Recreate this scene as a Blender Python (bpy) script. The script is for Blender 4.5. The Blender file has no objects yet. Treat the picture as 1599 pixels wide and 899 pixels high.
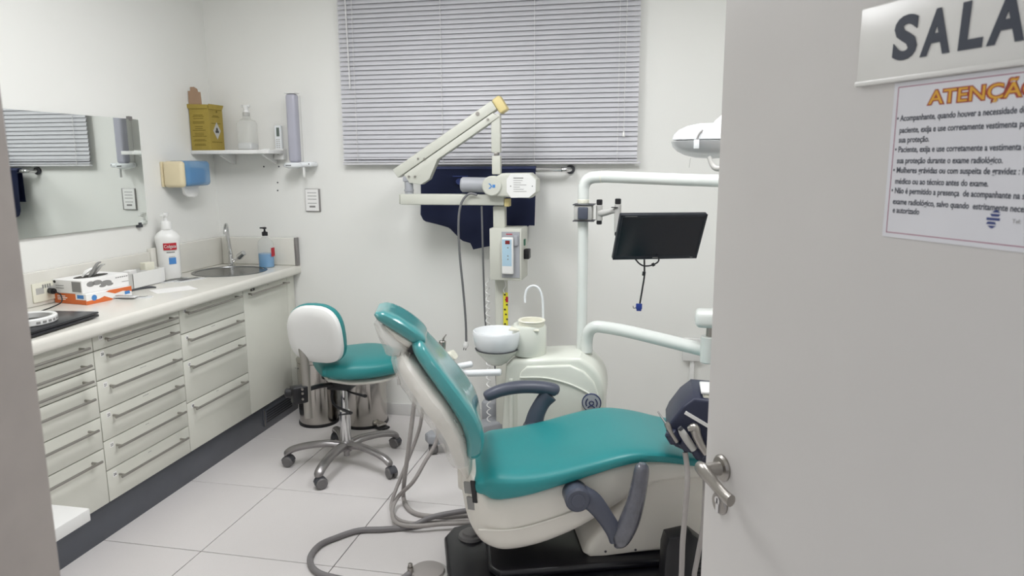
import bpy, bmesh, math, random
from mathutils import Vector, Matrix, Quaternion
random.seed(4)
scene = bpy.context.scene
COL = scene.collection
PI = math.pi

# ---------------------------------------------------------------- camera
cam_data = bpy.data.cameras.new('camera'); cam = bpy.data.objects.new('camera', cam_data); COL.objects.link(cam)
YAW, PITCH, ROLL = 0.20121, 0.17323, -0.00465
_f = Vector((-math.sin(YAW)*math.cos(PITCH), math.cos(YAW)*math.cos(PITCH), -math.sin(PITCH)))
_r0 = Vector((math.cos(YAW), math.sin(YAW), 0)); _u0 = _r0.cross(_f)
_r = math.cos(ROLL)*_r0 + math.sin(ROLL)*_u0; _u = -math.sin(ROLL)*_r0 + math.cos(ROLL)*_u0
cam.matrix_world = Matrix(((_r.x, _u.x, -_f.x, 0), (_r.y, _u.y, -_f.y, 0), (_r.z, _u.z, -_f.z, 1.6066), (0, 0, 0, 1)))
cam_data.sensor_width = 36; cam_data.lens = 25.14; cam_data.clip_start = 0.02
cam_data.dof.use_dof = True; cam_data.dof.focus_distance = 2.9; cam_data.dof.aperture_fstop = 8.0
scene.camera = cam

# ---------------------------------------------------------------- world, exposure, lights
world = bpy.data.worlds.new('world'); scene.world = world; world.use_nodes = True
bg = world.node_tree.nodes['Background']; bg.inputs[0].default_value = (0.93, 0.95, 1.0, 1); bg.inputs[1].default_value = 0.55
vs = scene.view_settings
vs.view_transform = 'Standard'; vs.look = 'None'; vs.gamma = 1; vs.use_curve_mapping = False; vs.exposure = 0.0
def area(name, loc, size, size_y, power, color=(0.975, 0.98, 1.0)):
    l = bpy.data.lights.new(name, 'AREA'); l.shape = 'RECTANGLE'; l.size = size; l.size_y = size_y; l.energy = power; l.color = color
    o = bpy.data.objects.new(name, l); o.location = loc; COL.objects.link(o); return o
CEIL = 2.78
LAMPS = [(-1.45, 2.5), (0.1, 2.35)]
for (x, y) in LAMPS:
    area('ceiling_lamp', (x, y, CEIL-0.075), 0.58, 1.18, 18)
    pl_ = bpy.data.lights.new('upper_wall_fill', 'POINT'); pl_.energy = 9; pl_.color = (0.975, 0.98, 1.0); pl_.shadow_soft_size = 0.14  # fill light added below each panel to brighten the upper walls, not a bulb
    po_ = bpy.data.objects.new('upper_wall_fill', pl_); po_.location = (x, y, CEIL-0.24); COL.objects.link(po_)
area('corridor_fill', (0.0, -0.9, 2.6), 0.8, 0.8, 10)  # unseen fill behind the camera, added to light the door face

# ---------------------------------------------------------------- helpers
def lin(h):
    h = h.lstrip('#'); o = []
    for i in (0, 2, 4):
        c = int(h[i:i+2], 16)/255
        o.append(c/12.92 if c <= 0.04045 else ((c+0.055)/1.055)**2.4)
    return (*o, 1)
MATS = {}
def mat(name, color, rough=0.5, metal=0.0, var=0.03, scale=8, bump=0.0, bscale=60, coat=0, trans=0, alpha=1, emit=0, sub=0, speck=None, ior=1.45, aniso=0):
    m = bpy.data.materials.new(name); m.use_nodes = True; nt = m.node_tree; p = nt.nodes['Principled BSDF']
    c = lin(color) if isinstance(color, str) else color
    p.inputs['Roughness'].default_value = rough; p.inputs['Metallic'].default_value = metal
    p.inputs['Coat Weight'].default_value = coat; p.inputs['Coat Roughness'].default_value = 0.08
    p.inputs['Transmission Weight'].default_value = trans; p.inputs['Alpha'].default_value = alpha; p.inputs['IOR'].default_value = ior
    tc = nt.nodes.new('ShaderNodeTexCoord')
    n = nt.nodes.new('ShaderNodeTexNoise'); n.inputs['Scale'].default_value = scale; n.inputs['Detail'].default_value = 3
    nt.links.new(tc.outputs['Object'], n.inputs['Vector'])
    r = nt.nodes.new('ShaderNodeValToRGB'); r.color_ramp.elements[0].position = 0.3; r.color_ramp.elements[1].position = 0.7
    r.color_ramp.elements[0].color = tuple(max(0, v*(1-var)) for v in c[:3])+(1,); r.color_ramp.elements[1].color = tuple(min(1, v*(1+var)) for v in c[:3])+(1,)
    nt.links.new(n.outputs['Fac'], r.inputs[0]); out = r.outputs[0]
    if speck:
        v = nt.nodes.new('ShaderNodeTexNoise'); v.inputs['Scale'].default_value = speck[0]; v.inputs['Detail'].default_value = 2
        nt.links.new(tc.outputs['Object'], v.inputs['Vector'])
        r2 = nt.nodes.new('ShaderNodeValToRGB'); r2.color_ramp.elements[0].position = speck[1]; r2.color_ramp.elements[1].position = speck[1]+0.05
        mx = nt.nodes.new('ShaderNodeMix'); mx.data_type = 'RGBA'; mx.inputs['B'].default_value = lin(speck[2])
        nt.links.new(v.outputs['Fac'], r2.inputs[0]); nt.links.new(r2.outputs[0], mx.inputs['Factor']); nt.links.new(out, mx.inputs['A']); out = mx.outputs['Result']
    nt.links.new(out, p.inputs['Base Color'])
    if bump:
        b = nt.nodes.new('ShaderNodeBump'); b.inputs['Strength'].default_value = bump; b.inputs['Distance'].default_value = 0.004
        n2 = nt.nodes.new('ShaderNodeTexNoise'); n2.inputs['Scale'].default_value = bscale; n2.inputs['Detail'].default_value = 4
        nt.links.new(tc.outputs['Object'], n2.inputs['Vector']); nt.links.new(n2.outputs['Fac'], b.inputs['Height'])
        nt.links.new(b.outputs[0], p.inputs['Normal'])
        if coat: nt.links.new(b.outputs[0], p.inputs['Coat Normal'])
    if emit:
        p.inputs['Emission Color'].default_value = c; p.inputs['Emission Strength'].default_value = emit
    MATS[name] = m; return m

mat('wall', '#e9e9e5', 0.75, var=0.012, scale=2, bump=0.05, bscale=90)
mat('ceiling', '#f0efec', 0.8)
mat('tile', '#d8d4d3', 0.32, var=0.02, scale=3, speck=(420, 0.66, '#b9b5b3'))
mat('grout', '#625e5c', 0.9)
mat('baseboard', '#d9d8d6', 0.35)
mat('laminate', '#d9d9cf', 0.38, var=0.01)
mat('worktop', '#dcdad2', 0.25, var=0.012, scale=12, speck=(500, 0.68, '#d2cfc4'))
mat('plinth', '#55585f', 0.32, var=0.05)
mat('gap_shade', '#3b3b3a', 0.8)
mat('steel_satin', '#a5a19c', 0.34, 1.0, bump=0.05, bscale=200)
mat('steel_handle', '#a09d97', 0.36, 0.85)
mat('chrome', '#d4d4d4', 0.09, 1.0)
mat('bin_steel', '#b9b5b0', 0.16, 1.0)
mat('sink_steel', '#8d8f90', 0.25, 1.0)
mat('aluminium', '#989595', 0.33, 0.9)
mat('black_plastic', '#1c1c1f', 0.4)
mat('dark_grey', '#44454a', 0.5)
mat('castor', '#6d6b6b', 0.5)
mat('white_plastic', '#e6e6e4', 0.25, var=0.01)
mat('white_gloss', '#e9ecee', 0.12, var=0.01, coat=0.3)
mat('ivory', '#e4e2d2', 0.35)
mat('pole_white', '#dfe3df', 0.2, var=0.01, coat=0.2)
mat('xray_cream', '#c9cac0', 0.4, var=0.02)
mat('xray_yellow', '#d9c88f', 0.5)
mat('xray_grey', '#a3a5aa', 0.45)
mat('teal', '#2b8587', 0.36, var=0.03, scale=5, bump=0.08, bscale=350)
mat('teal_wrapped', '#378a8c', 0.3, var=0.05, coat=1.0, bump=0.25, bscale=26)
mat('teal_stool', '#2c8485', 0.4, var=0.02, bump=0.08, bscale=350)
mat('chair_white', '#dcd8cf', 0.28, var=0.012)
mat('unit_white', '#dde0d6', 0.25, var=0.01)
mat('arm_grey', '#4c505d', 0.38, var=0.04)
mat('arm_wrapped', '#55565f', 0.24, var=0.16, scale=22, coat=1.0, bump=1.0, bscale=30)
mat('base_black', '#15151b', 0.3, var=0.08, coat=0.15)
mat('navy', '#2a3357', 0.55, var=0.1, scale=6, bump=0.25, bscale=14)
mat('tray_navy', '#2a2e42', 0.4, var=0.05)
mat('screen', '#131820', 0.18)
mat('bezel', '#20242c', 0.35)
mat('hose', '#9f9a97', 0.45)
mat('hose_dark', '#7b7879', 0.45)
mat('cable', '#6f7072', 0.5)
mat('black_cable', '#202024', 0.5)
mat('vga_blue', '#233a86', 0.4)
mat('blind', '#c9c9ce', 0.38, var=0.01)
mat('blind_rail', '#d9d8dc', 0.4)
mat('cord', '#dadada', 0.6)
mat('carton', '#a08c40', 0.7, var=0.06, scale=20)
mat('carton_inner', '#a3876f', 0.8, var=0.06)
mat('carton_print', '#6e5f22', 0.8)
mat('print_dark', '#35332f', 0.7)
mat('print_grey', '#8b8a88', 0.7)
mat('print_light', '#b7b6b2', 0.7)
mat('paper', '#efeeec', 0.7)
mat('blue_print', '#4b86c6', 0.5)
mat('blue_pale', '#a9c6d6', 0.45)
mat('red_print', '#b3202f', 0.5)
mat('orange_print', '#d9703a', 0.6, var=0.04)
mat('sign_plastic', '#e4e3df', 0.3)
mat('notice_paper', '#e2e2e6', 0.5)
mat('notice_line', '#b07c8f', 0.6)
mat('sign_ink', '#3f4450', 0.5)
mat('gold_ink', '#e0a93a', 0.5)
mat('gold_edge', '#a8483a', 0.5)
mat('logo_navy', '#34427c', 0.5)
mat('door_paint', '#d3d0cd', 0.42, var=0.02, scale=3, bump=0.06, bscale=60)
mat('frame_paint', '#b0a8a2', 0.5, var=0.05, scale=20)
mat('clear_plastic', '#f2f4f4', 0.06, trans=0.92, ior=1.15, var=0)
mat('film', '#eceae6', 0.14, alpha=0.32, bump=0.8, bscale=22, var=0.05)
mat('frosted', '#e9ebec', 0.3, alpha=0.55, var=0.02)
mat('gallon', '#dfe0dc', 0.15, alpha=0.28, var=0.02)
mat('blue_liquid', '#2f95cf', 0.1, trans=0.0, ior=1.33, var=0.02)
mat('blue_clear', '#6f9fc8', 0.12, alpha=0.6, var=0.06)
mat('cream_plastic', '#dccfae', 0.35)
mat('tube_grey', '#b9b9c6', 0.25, alpha=0.85)
mat('mirror_glass', '#f0f4f1', 0.015, 1.0, var=0)
mat('mirror_edge', '#5c6560', 0.3)
mat('lcd', '#5f6a63', 0.25)
mat('laptop', '#24252a', 0.3)
mat('rim_navy', '#2f3960', 0.35)
mat('badge_grey', '#a9aeb4', 0.35)
mat('yellow_tape', '#e0d93b', 0.5)
mat('lamp_on', '#ffffff', 0.5, emit=3.0)
mat('green_switch', '#2f6a52', 0.4)
mat('led_red', '#7a2222', 0.4)
mat('dark_lens', '#b9bcbb', 0.12, coat=0.5)

def merge(bm, tmp):
    me = bpy.data.meshes.new('tmp'); tmp.to_mesh(me); tmp.free(); bm.from_mesh(me); bpy.data.meshes.remove(me)
def B(): return bmesh.new()
def T(loc=(0, 0, 0), rot=(0, 0, 0)):
    return Matrix.Translation(loc) @ Matrix.Rotation(rot[2], 4, 'Z') @ Matrix.Rotation(rot[1], 4, 'Y') @ Matrix.Rotation(rot[0], 4, 'X')
def box(bm, lo, hi, bev=0.0, seg=2, M=None):
    t = bmesh.new(); bmesh.ops.create_cube(t, size=1)
    s = [hi[i]-lo[i] for i in range(3)]; c = [(hi[i]+lo[i])/2 for i in range(3)]
    for v in t.verts: v.co = Vector((v.co.x*s[0]+c[0], v.co.y*s[1]+c[1], v.co.z*s[2]+c[2]))
    if bev: bmesh.ops.bevel(t, geom=t.edges[:], offset=min(bev, min(map(abs, s))*0.49), segments=seg, affect='EDGES', profile=0.5)
    if M is not None: t.transform(M)
    merge(bm, t); return bm
def bx(lo, hi, bev=0.0, seg=2, M=None): return box(B(), lo, hi, bev, seg, M)
def prism(bm, pts, lo, hi, axis='y', bev=0.0, seg=2, M=None):
    """extrude a 2D polygon along an axis"""
    t = bmesh.new()
    def P(a, b, w): return {'y': (a, w, b), 'x': (w, a, b), 'z': (a, b, w)}[axis]
    v0 = [t.verts.new(P(a, b, lo)) for a, b in pts]; v1 = [t.verts.new(P(a, b, hi)) for a, b in pts]
    f0 = t.faces.new(v0); f1 = t.faces.new(v1[::-1]); n = len(pts); side = []
    for i in range(n): t.faces.new((v0[i], v1[i], v1[(i+1) % n], v0[(i+1) % n]))
    bmesh.ops.recalc_face_normals(t, faces=t.faces[:])
    if bev:
        es = set(f0.edges[:]) | set(f1.edges[:])
        bmesh.ops.bevel(t, geom=list(es), offset=bev, segments=seg, affect='EDGES', profile=0.5)
    if M is not None: t.transform(M)
    merge(bm, t); return bm
def lathe(bm, prof, M=None, n=28, a0=0, a1=2*PI):
    t = bmesh.new(); rings = []
    full = abs(a1-a0-2*PI) < 1e-6; cnt = n if full else n+1
    for (r, z) in prof:
        if r < 1e-6: rings.append([t.verts.new((0, 0, z))])
        else: rings.append([t.verts.new((r*math.cos(a0+(a1-a0)*i/n), r*math.sin(a0+(a1-a0)*i/n), z)) for i in range(cnt)])
    for a, b in zip(rings, rings[1:]):
        for i in range(n):
            j = (i+1) % cnt
            if len(a) == 1 and len(b) == 1: continue
            if len(a) == 1: t.faces.new((a[0], b[i], b[j]))
            elif len(b) == 1: t.faces.new((a[i], a[j], b[0]))
            else: t.faces.new((a[i], a[j], b[j], b[i]))
    for rg in (rings[0], rings[-1]):
        if len(rg) > 2 and full: t.faces.new(rg)
    bmesh.ops.recalc_face_normals(t, faces=t.faces[:])
    if M is not None: t.transform(M)
    merge(bm, t); return bm
def cyl(bm, p0, p1, r, n=20, r2=None, bev=0.0):
    p0, p1 = Vector(p0), Vector(p1); d = p1-p0; L = d.length; r2 = r if r2 is None else r2
    M = Matrix.Translation(p0) @ d.to_track_quat('Z', 'Y').to_matrix().to_4x4()
    b = bev
    prof = [(0, 0), (r-b, 0)] + ([(r, b)] if b else []) + ([(r2, L-b)] if b else []) + [(r2-b, L), (0, L)]
    return lathe(bm, prof, M, n)
def catmull(pts, k=6):
    P = [Vector(p) for p in pts]
    if len(P) < 3: return P
    P = [2*P[0]-P[1]] + P + [2*P[-1]-P[-2]]; out = []
    for i in range(1, len(P)-2):
        p0, p1, p2, p3 = P[i-1:i+3]
        for j in range(k):
            t = j/k
            out.append(0.5*((2*p1)+(p2-p0)*t+(2*p0-5*p1+4*p2-p3)*t*t+(3*p1-p0-3*p2+p3)*t**3))
    out.append(P[-2]); return out
def sweep(bm, pts, r, n=10, k=6, smooth=True, up=None, ratio=1.0, closed_ends=True):
    """tube along a path; r number or per-point list; ratio flattens along the frame's second axis"""
    if smooth and len(pts) > 2:
        path = catmull(pts, k)
        if isinstance(r, (list, tuple)):
            rr = [v.x for v in catmull([(a, 0, 0) for a in r], k)]
        else: rr = [r]*len(path)
    else:
        path = [Vector(p) for p in pts]; rr = list(r) if isinstance(r, (list, tuple)) else [r]*len(path)
    t = bmesh.new(); rings = []; prev = None
    for i, p in enumerate(path):
        d = (path[min(i+1, len(path)-1)]-path[max(i-1, 0)]).normalized()
        if up is not None: a = Vector(up).cross(d)
        elif prev is None: a = Vector((0.3, 0.2, 1)).cross(d)
        else: a = prev - d*prev.dot(d)
        if a.length < 1e-5: a = Vector((1, 0.1, 0)).cross(d)
        a.normalize(); b = d.cross(a).normalized(); prev = a
        rings.append([t.verts.new(p+(a*math.cos(2*PI*j/n)+b*math.sin(2*PI*j/n)*ratio)*rr[i]) for j in range(n)])
    for A, Bq in zip(rings, rings[1:]):
        for j in range(n): t.faces.new((A[j], A[(j+1) % n], Bq[(j+1) % n], Bq[j]))
    if closed_ends: t.faces.new(rings[0]); t.faces.new(rings[-1][::-1])
    bmesh.ops.recalc_face_normals(t, faces=t.faces[:])
    merge(bm, t); return bm
def loft(bm, secs, n=32, k=5, power=0.5, M=None, cap=0.0, dish=0.0, smooth=True):
    """secs: (x, ztop, zbot, halfwidth[, ycentre]) rounded-rectangle sections along x; cap rounds the two ends"""
    secs = [tuple(s)+(0,) if len(s) == 4 else tuple(s) for s in secs]
    if smooth and len(secs) > 2:
        a = catmull([s[:3] for s in secs], k); b = catmull([(s[0], s[3], s[4]) for s in secs], k)
        S = [(p.x, p.y, p.z, q.y, q.z) for p, q in zip(a, b)]
    else: S = secs
    if cap:
        def end(s, sg):
            x, zt, zb, w, yc = s; o = []; h = (zt-zb)/2; c = (zt+zb)/2; rr = min(cap, h*0.95)
            for q in (90, 75, 55, 35, 15):
                an = math.radians(q); d = rr*(1-math.cos(an)); o.append((x+sg*cap*math.sin(an), c+h-d, c-h+d, w-cap*(1-math.cos(an)), yc))
            return o
        S = end(S[0], -1)+S+end(S[-1], 1)[::-1]
    t = bmesh.new(); rings = []
    for (x, zt, zb, w, yc) in S:
        rg = []; c = (zt+zb)/2; h = (zt-zb)/2
        for j in range(n):
            an = 2*PI*j/n; ca, sa = math.cos(an), math.sin(an)
            y = w*math.copysign(abs(ca)**power, ca); z = h*math.copysign(abs(sa)**power, sa)
            if dish and sa > 0: z -= dish*(1-min(1, abs(y/w))**2)
            rg.append(t.verts.new((x, yc+y, c+z)))
        rings.append(rg)
    for A, Bq in zip(rings, rings[1:]):
        for j in range(n): t.faces.new((A[j], A[(j+1) % n], Bq[(j+1) % n], Bq[j]))
    t.faces.new(rings[0]); t.faces.new(rings[-1][::-1])
    bmesh.ops.recalc_face_normals(t, faces=t.faces[:])
    if M is not None: t.transform(M)
    merge(bm, t); return bm
def loft_path(bm, secs, n=28, k=5, power=0.6, M=None, concave=0.0):
    """secs: (centre, normal, half thickness, half width) rings across local y; for padded backs"""
    cs = catmull([s[0] for s in secs], k); ns = catmull([s[1] for s in secs], k); tw = catmull([(s[2], s[3], 0) for s in secs], k)
    t = bmesh.new(); rings = []
    for c, nn, q in zip(cs, ns, tw):
        nn = nn.normalized(); rg = []
        for j in range(n):
            an = 2*PI*j/n; ca, sa = math.cos(an), math.sin(an)
            y = q.y*math.copysign(abs(ca)**power, ca); h = q.x*math.copysign(abs(sa)**power, sa)
            if concave and sa > 0: h -= concave*(1-min(1, abs(y/max(q.y, 1e-4)))**2)
            rg.append(t.verts.new(c+Vector((0, 1, 0))*y+nn*h))
        rings.append(rg)
    for A, Bq in zip(rings, rings[1:]):
        for j in range(n): t.faces.new((A[j], A[(j+1) % n], Bq[(j+1) % n], Bq[j]))
    t.faces.new(rings[0]); t.faces.new(rings[-1][::-1])
    bmesh.ops.recalc_face_normals(t, faces=t.faces[:])
    if M is not None: t.transform(M)
    merge(bm, t); return bm
def plate(bm, pts, thick, M=None, bev=0.0):
    return prism(bm, pts, 0, thick, 'z', bev, 2, M)
def frame(o, xdir, zdir):
    """matrix whose x is the reading direction, z the facing normal"""
    x = Vector(xdir).normalized(); z = Vector(zdir).normalized(); y = z.cross(x)
    return Matrix(((x.x, y.x, z.x, o[0]), (x.y, y.y, z.y, o[1]), (x.z, y.z, z.z, o[2]), (0, 0, 0, 1)))
def text_bm(s, size, M, width=None, bold=0.0, thick=0.0006, align='LEFT', res=4, space=1.0):
    cu = bpy.data.curves.new('text', 'FONT'); cu.body = s; cu.size = size; cu.offset = bold; cu.extrude = thick/2; cu.resolution_u = res; cu.align_x = align; cu.space_character = space
    o = bpy.data.objects.new('text', cu); COL.objects.link(o)
    dg = bpy.context.evaluated_depsgraph_get(); dg.update()
    me = bpy.data.meshes.new_from_object(o.evaluated_get(dg)); t = bmesh.new(); t.from_mesh(me)
    bpy.data.objects.remove(o); bpy.data.curves.remove(cu); bpy.data.meshes.remove(me)
    if width and t.verts:
        xs = [v.co.x for v in t.verts]; k = width/(max(xs)-min(xs))
        for v in t.verts: v.co.x *= k
    t.transform(M); return t

WORLD = {}
def obj(name, bm, material, parent=None, at=None, M=None, angle=35):
    """one mesh object; bm is in world coordinates (or local to M when given)"""
    if M is not None: bm.transform(M)
    me = bpy.data.meshes.new(name)
    o = bpy.data.objects.new(name, me); COL.objects.link(o)
    if parent is not None:
        W = WORLD[parent]; o.parent = parent; WORLD[o] = W
    else:
        W = Matrix.Translation(at) if at is not None else Matrix.Identity(4)
        if isinstance(at, Matrix): W = at
        o.matrix_world = W; WORLD[o] = W
    bm.transform(W.inverted()); bm.to_mesh(me); bm.free()
    me.materials.append(MATS[material] if isinstance(material, str) else material)
    for p in me.polygons: p.use_smooth = True
    me.set_sharp_from_angle(angle=math.radians(angle))
    return o
def tag(o, label, cat, group=None, kind=None):
    o['label'] = label; o['category'] = cat
    if group: o['group'] = group
    if kind: o['kind'] = kind
    return o
def thing(name, label, cat, loc=(0, 0, 0), rz=0.0, group=None):
    o = bpy.data.objects.new(name, None); COL.objects.link(o); o.empty_display_size = 0.05
    o.location = loc; o.rotation_euler = (0, 0, rz); WORLD[o] = Matrix.Translation(loc) @ Matrix.Rotation(rz, 4, 'Z')
    return tag(o, label, cat, group)
def struct(name, bm, m, parent=None):
    o = obj(name, bm, m, parent)
    if parent is None: o['kind'] = 'structure'
    return o
def link_copy(src, parent, M):
    """a copy of a part, sharing its mesh, placed by a matrix relative to its parent"""
    c = src.copy(); COL.objects.link(c); c.parent = parent; c.matrix_local = M; WORLD[c] = WORLD[parent] @ M
    return c
def sub_copy(src, parent):
    c = src.copy(); COL.objects.link(c); c.parent = parent; WORLD[c] = WORLD[parent]; return c

# ================================================================ the setting
XL, XR, YB, YF = -2.81, 1.45, 4.20, 0.604
floor = struct('floor', bx((XL-0.1, -1.6, -0.06), (XR+0.1, YB+0.1, -0.0035)), 'grout')
tb = bx((0.0019, 0.0019, -0.006), (0.5981, 0.5981, 0.0), 0.0012, 1)
tile0 = None
gx0, gy0 = -1.846-0.6*2, 2.461-0.6*6
for i in range(8):
    for j in range(9):
        x, y = gx0+0.6*i, gy0+0.6*j
        lo = (max(0.0015, XL-x), 0.0015); hi = (min(0.5985, XR-x), min(0.5985, YB-y))
        if hi[0] < 0.02 or hi[1] < 0.02: continue
        if lo[0] > 0.01 or hi[0] < 0.59 or hi[1] < 0.59:
            obj('floor_tile', bx((x+lo[0], y+lo[1], -0.006), (x+hi[0], y+hi[1], 0), 0.0012, 1), 'tile', floor)
        elif tile0 is None:
            tile0 = obj('floor_tile', tb, 'tile', floor); tile0.location = (x, y, 0)
        else:
            link_copy(tile0, floor, Matrix.Translation((x, y, 0)))
struct('ceiling', bx((XL-0.1, YF-0.15, CEIL), (XR+0.1, YB+0.1, CEIL+0.1)), 'ceiling')
struct('wall_left', bx((XL-0.1, YF-0.15, 0), (XL, YB+0.1, CEIL)), 'wall')
struct('wall_back', bx((XL, YB, 0), (XR, YB+0.1, CEIL)), 'wall')
struct('wall_right', bx((XR, YF-0.15, 0), (XR+0.1, YB+0.1, CEIL)), 'wall')
wf = bx((XL, YF-0.15, 0), (-0.665, YF-0.001, CEIL)); box(wf, (0.66, YF-0.15, 0), (XR, YF-0.001, CEIL)); box(wf, (-0.665, YF-0.15, 2.17), (0.66, YF-0.001, CEIL))
struct('wall_front', wf, 'wall')
jm = bx((-0.665, YF-0.16, 0), (-0.627, YF+0.0, 2.13), 0.004); box(jm, (0.622, YF-0.16, 0), (0.66, YF, 2.13), 0.004); box(jm, (-0.665, YF-0.16, 2.13), (0.66, YF, 2.17), 0.004)
struct('trim_1', jm, 'frame_paint')
struct('baseboard_back', bx((-2.22, YB-0.012, 0), (XR, YB, 0.078), 0.002), 'baseboard')
struct('baseboard_right', bx((XR-0.012, YF, 0), (XR, YB-0.012, 0.078), 0.002), 'baseboard')
for i, (x, y) in enumerate(LAMPS):
    t = thing('ceiling_light', ('surface LED panel on the ceiling above the %s, out of frame' % ('worktop side' if i == 0 else 'dental chair')), 'ceiling light', (x, y, CEIL), 0, 'ceiling panels')
    obj('frame', bx((x-0.31, y-0.61, CEIL-0.05), (x+0.31, y+0.61, CEIL), 0.004), 'white_plastic', t)
    obj('diffuser', bx((x-0.29, y-0.59, CEIL-0.056), (x+0.29, y+0.59, CEIL-0.05)), 'lamp_on', t)

# door leaf (opens inwards, hinged at right)
H = Vector((0.143, 1.413, 0)); Dd = Vector((0.49276, -0.87017, 0)); Nn = Vector((-0.87017, -0.49276, 0))
DM = frame(H, Dd, Nn)           # x along the leaf towards the hinge, z out of the visible face; y is vertical
DM = Matrix((( Dd.x, 0, Nn.x, H.x), (Dd.y, 0, Nn.y, H.y), (0, 1, 0, 0), (0, 0, 0, 1)))
door = struct('door_1', bx((-0.06, 0.008, -0.036), (0.83, 2.11, 0.0), 0.0015, 1, DM), 'door_paint')
hb = lathe(B(), [(0, 0), (0.027, 0), (0.027, 0.004), (0.023, 0.008), (0.0145, 0.009), (0.0135, 0.012), (0.0135, 0.045), (0, 0.045)], DM @ Matrix.Translation((0, 1.0, 0)))
handle = obj('door_handle', hb, 'steel_satin', door)
lv = B()
sweep(lv, [DM @ Vector(p) for p in ((-0.008, 1.006, 0.05), (0.012, 1.006, 0.052), (0.035, 0.999, 0.051), (0.055, 0.99, 0.048), (0.078, 0.983, 0.047), (0.096, 0.981, 0.046))], [0.012, 0.015, 0.013, 0.012, 0.0125, 0.0125], n=14, up=Nn, ratio=0.8)
obj('lever', lv, 'steel_satin', handle)
kb = lathe(B(), [(0, 0), (0.024, 0), (0.024, 0.003), (0.021, 0.007), (0, 0.007)], DM @ Matrix.Translation((0.0, 0.925, 0)))
ky = obj('lock_rosette', kb, 'steel_satin', door)
kc = lathe(B(), [(0, 0.006), (0.0085, 0.006), (0.0085, 0.010), (0, 0.010)], DM @ Matrix.Translation((0.0, 0.931, 0))); box(kc, (-0.005, 0.905, 0.006), (0.005, 0.93, 0.010), 0.001, 1, DM)
obj('lock_cylinder', kc, 'chrome', ky)
obj('key_slot', bx((-0.0012, 0.926, 0.010), (0.0012, 0.936, 0.0106), 0, 1, DM), 'black_plastic', ky)
obj('latch_plate', bx((-0.0615, 0.9, -0.028), (-0.0598, 1.08, -0.008), 0, 1, DM), 'steel_satin', door)

# sign with the room name
sign = thing('room_sign', 'white acrylic plate with large dark letters SALA, top of the open door', 'sign', H+Dd*0.3+Vector((0, 0, 1.7)))
obj('plate', bx((0.286, 1.717, 0.0005), (0.66, 1.822, 0.007), 0.003, 2, DM), 'sign_plastic', sign)
obj('plate_ledge', bx((0.284, 1.7135, 0.0005), (0.662, 1.7205, 0.0085), 0.002, 2, DM), 'sign_plastic', sign)
for s, x0, w in (('S', (0.349, 1.768)[0], 0.039), ('A', (0.395, 1.765)[0], 0.044), ('L', (0.451, 1.756)[0], 0.032), ('A', (0.489, 1.757)[0], 0.046)):
    tb_ = text_bm(s, 0.076, Matrix.Identity(4), width=w, bold=0.0026, thick=0.001)
    xm = min(v.co.x for v in tb_.verts); ym = min(v.co.y for v in tb_.verts)
    for v in tb_.verts: v.co.x += -xm+x0+0.12*(v.co.y-ym)*0.3; v.co.y += 1.7405-ym; v.co.z += 0.0078
    obj('letter', tb_, 'sign_ink', sign, M=DM)
# printed notice
no = thing('printed_notice', 'laminated radiology warning notice headed ATENÇÃO under the SALA plate', 'notice', H+Dd*0.36+Vector((0, 0, 1.5)))
NM = DM
obj('sheet', bx((0.352, 1.501, 0.0004), (0.655, 1.712, 0.0012), 0, 1, NM), 'notice_paper', no)
b = B()
for lo, hi in (((0.3585, 1.507), (0.3597, 1.7065)), ((0.648, 1.507), (0.6492, 1.7065)), ((0.3585, 1.507), (0.6492, 1.5082)), ((0.3585, 1.7053), (0.6492, 1.7065))):
    box(b, (*lo, 0.0012), (*hi, 0.0015))
obj('border', b, 'notice_line', no, M=NM)
ttl = (0.410, 1.689)
for m_, bo, zz in (('gold_edge', 0.0016, 0.0014), ('gold_ink', 0.0002, 0.0017)):
    g = text_bm('ATENÇÃO', 0.0245, Matrix.Translation((ttl[0], 1.6795, zz)), width=0.150+2*bo, bold=bo, thick=0.0002)
    obj('title', g, m_, no, M=NM)
lines = [('• Acompanhante, quando houver a necessidade d', 'e', (0.361, 1.664), (0.539, 1.664)), ('paciente, exija e use corretamente vestimenta p', 'ara', (0.367, 1.648), (0.541, 1.649)),
         ('sua proteção.', '', (0.367, 1.635), (0.416, 1.635)), ('• Paciente, exija e use corretamente a vestimenta', ' de', (0.362, 1.622), (0.542, 1.621)),
         ('sua proteção durante o exame radiológico.', '', (0.367, 1.607), (0.521, 1.608)), ('• Mulheres grávidas ou com suspeita de gravidez :', ' Fale', (0.362, 1.594), (0.542, 1.593)),
         ('médico ou ao técnico antes do exame.', '', (0.367, 1.579), (0.506, 1.580)), ('• Não é permitido a presença  de acompanhante na s', 'ala', (0.362, 1.566), (0.551, 1.566)),
         ('exame radiológico, salvo quando  estritamente nece', 'ssário', (0.366, 1.551), (0.552, 1.552)), ('e autorizado', '', (0.367, 1.539), (0.411, 1.540))]
tl = B()
for s, more, p0_, p1_ in lines:
    w = (p1_[0]-p0_[0])*len(s+more)/len(s)
    q = text_bm(s+more, 0.0112, Matrix.Identity(4), width=w, bold=0.0002, thick=0.0002, res=3)
    xm = min(v.co.x for v in q.verts)
    q.transform(Matrix.Translation((p0_[0]-xm, p0_[1]-0.0035, 0.0014))); merge(tl, q)
obj('lettering', tl, 'sign_ink', no, M=NM)
lg = B(); c = (0.517, 1.535)
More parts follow.
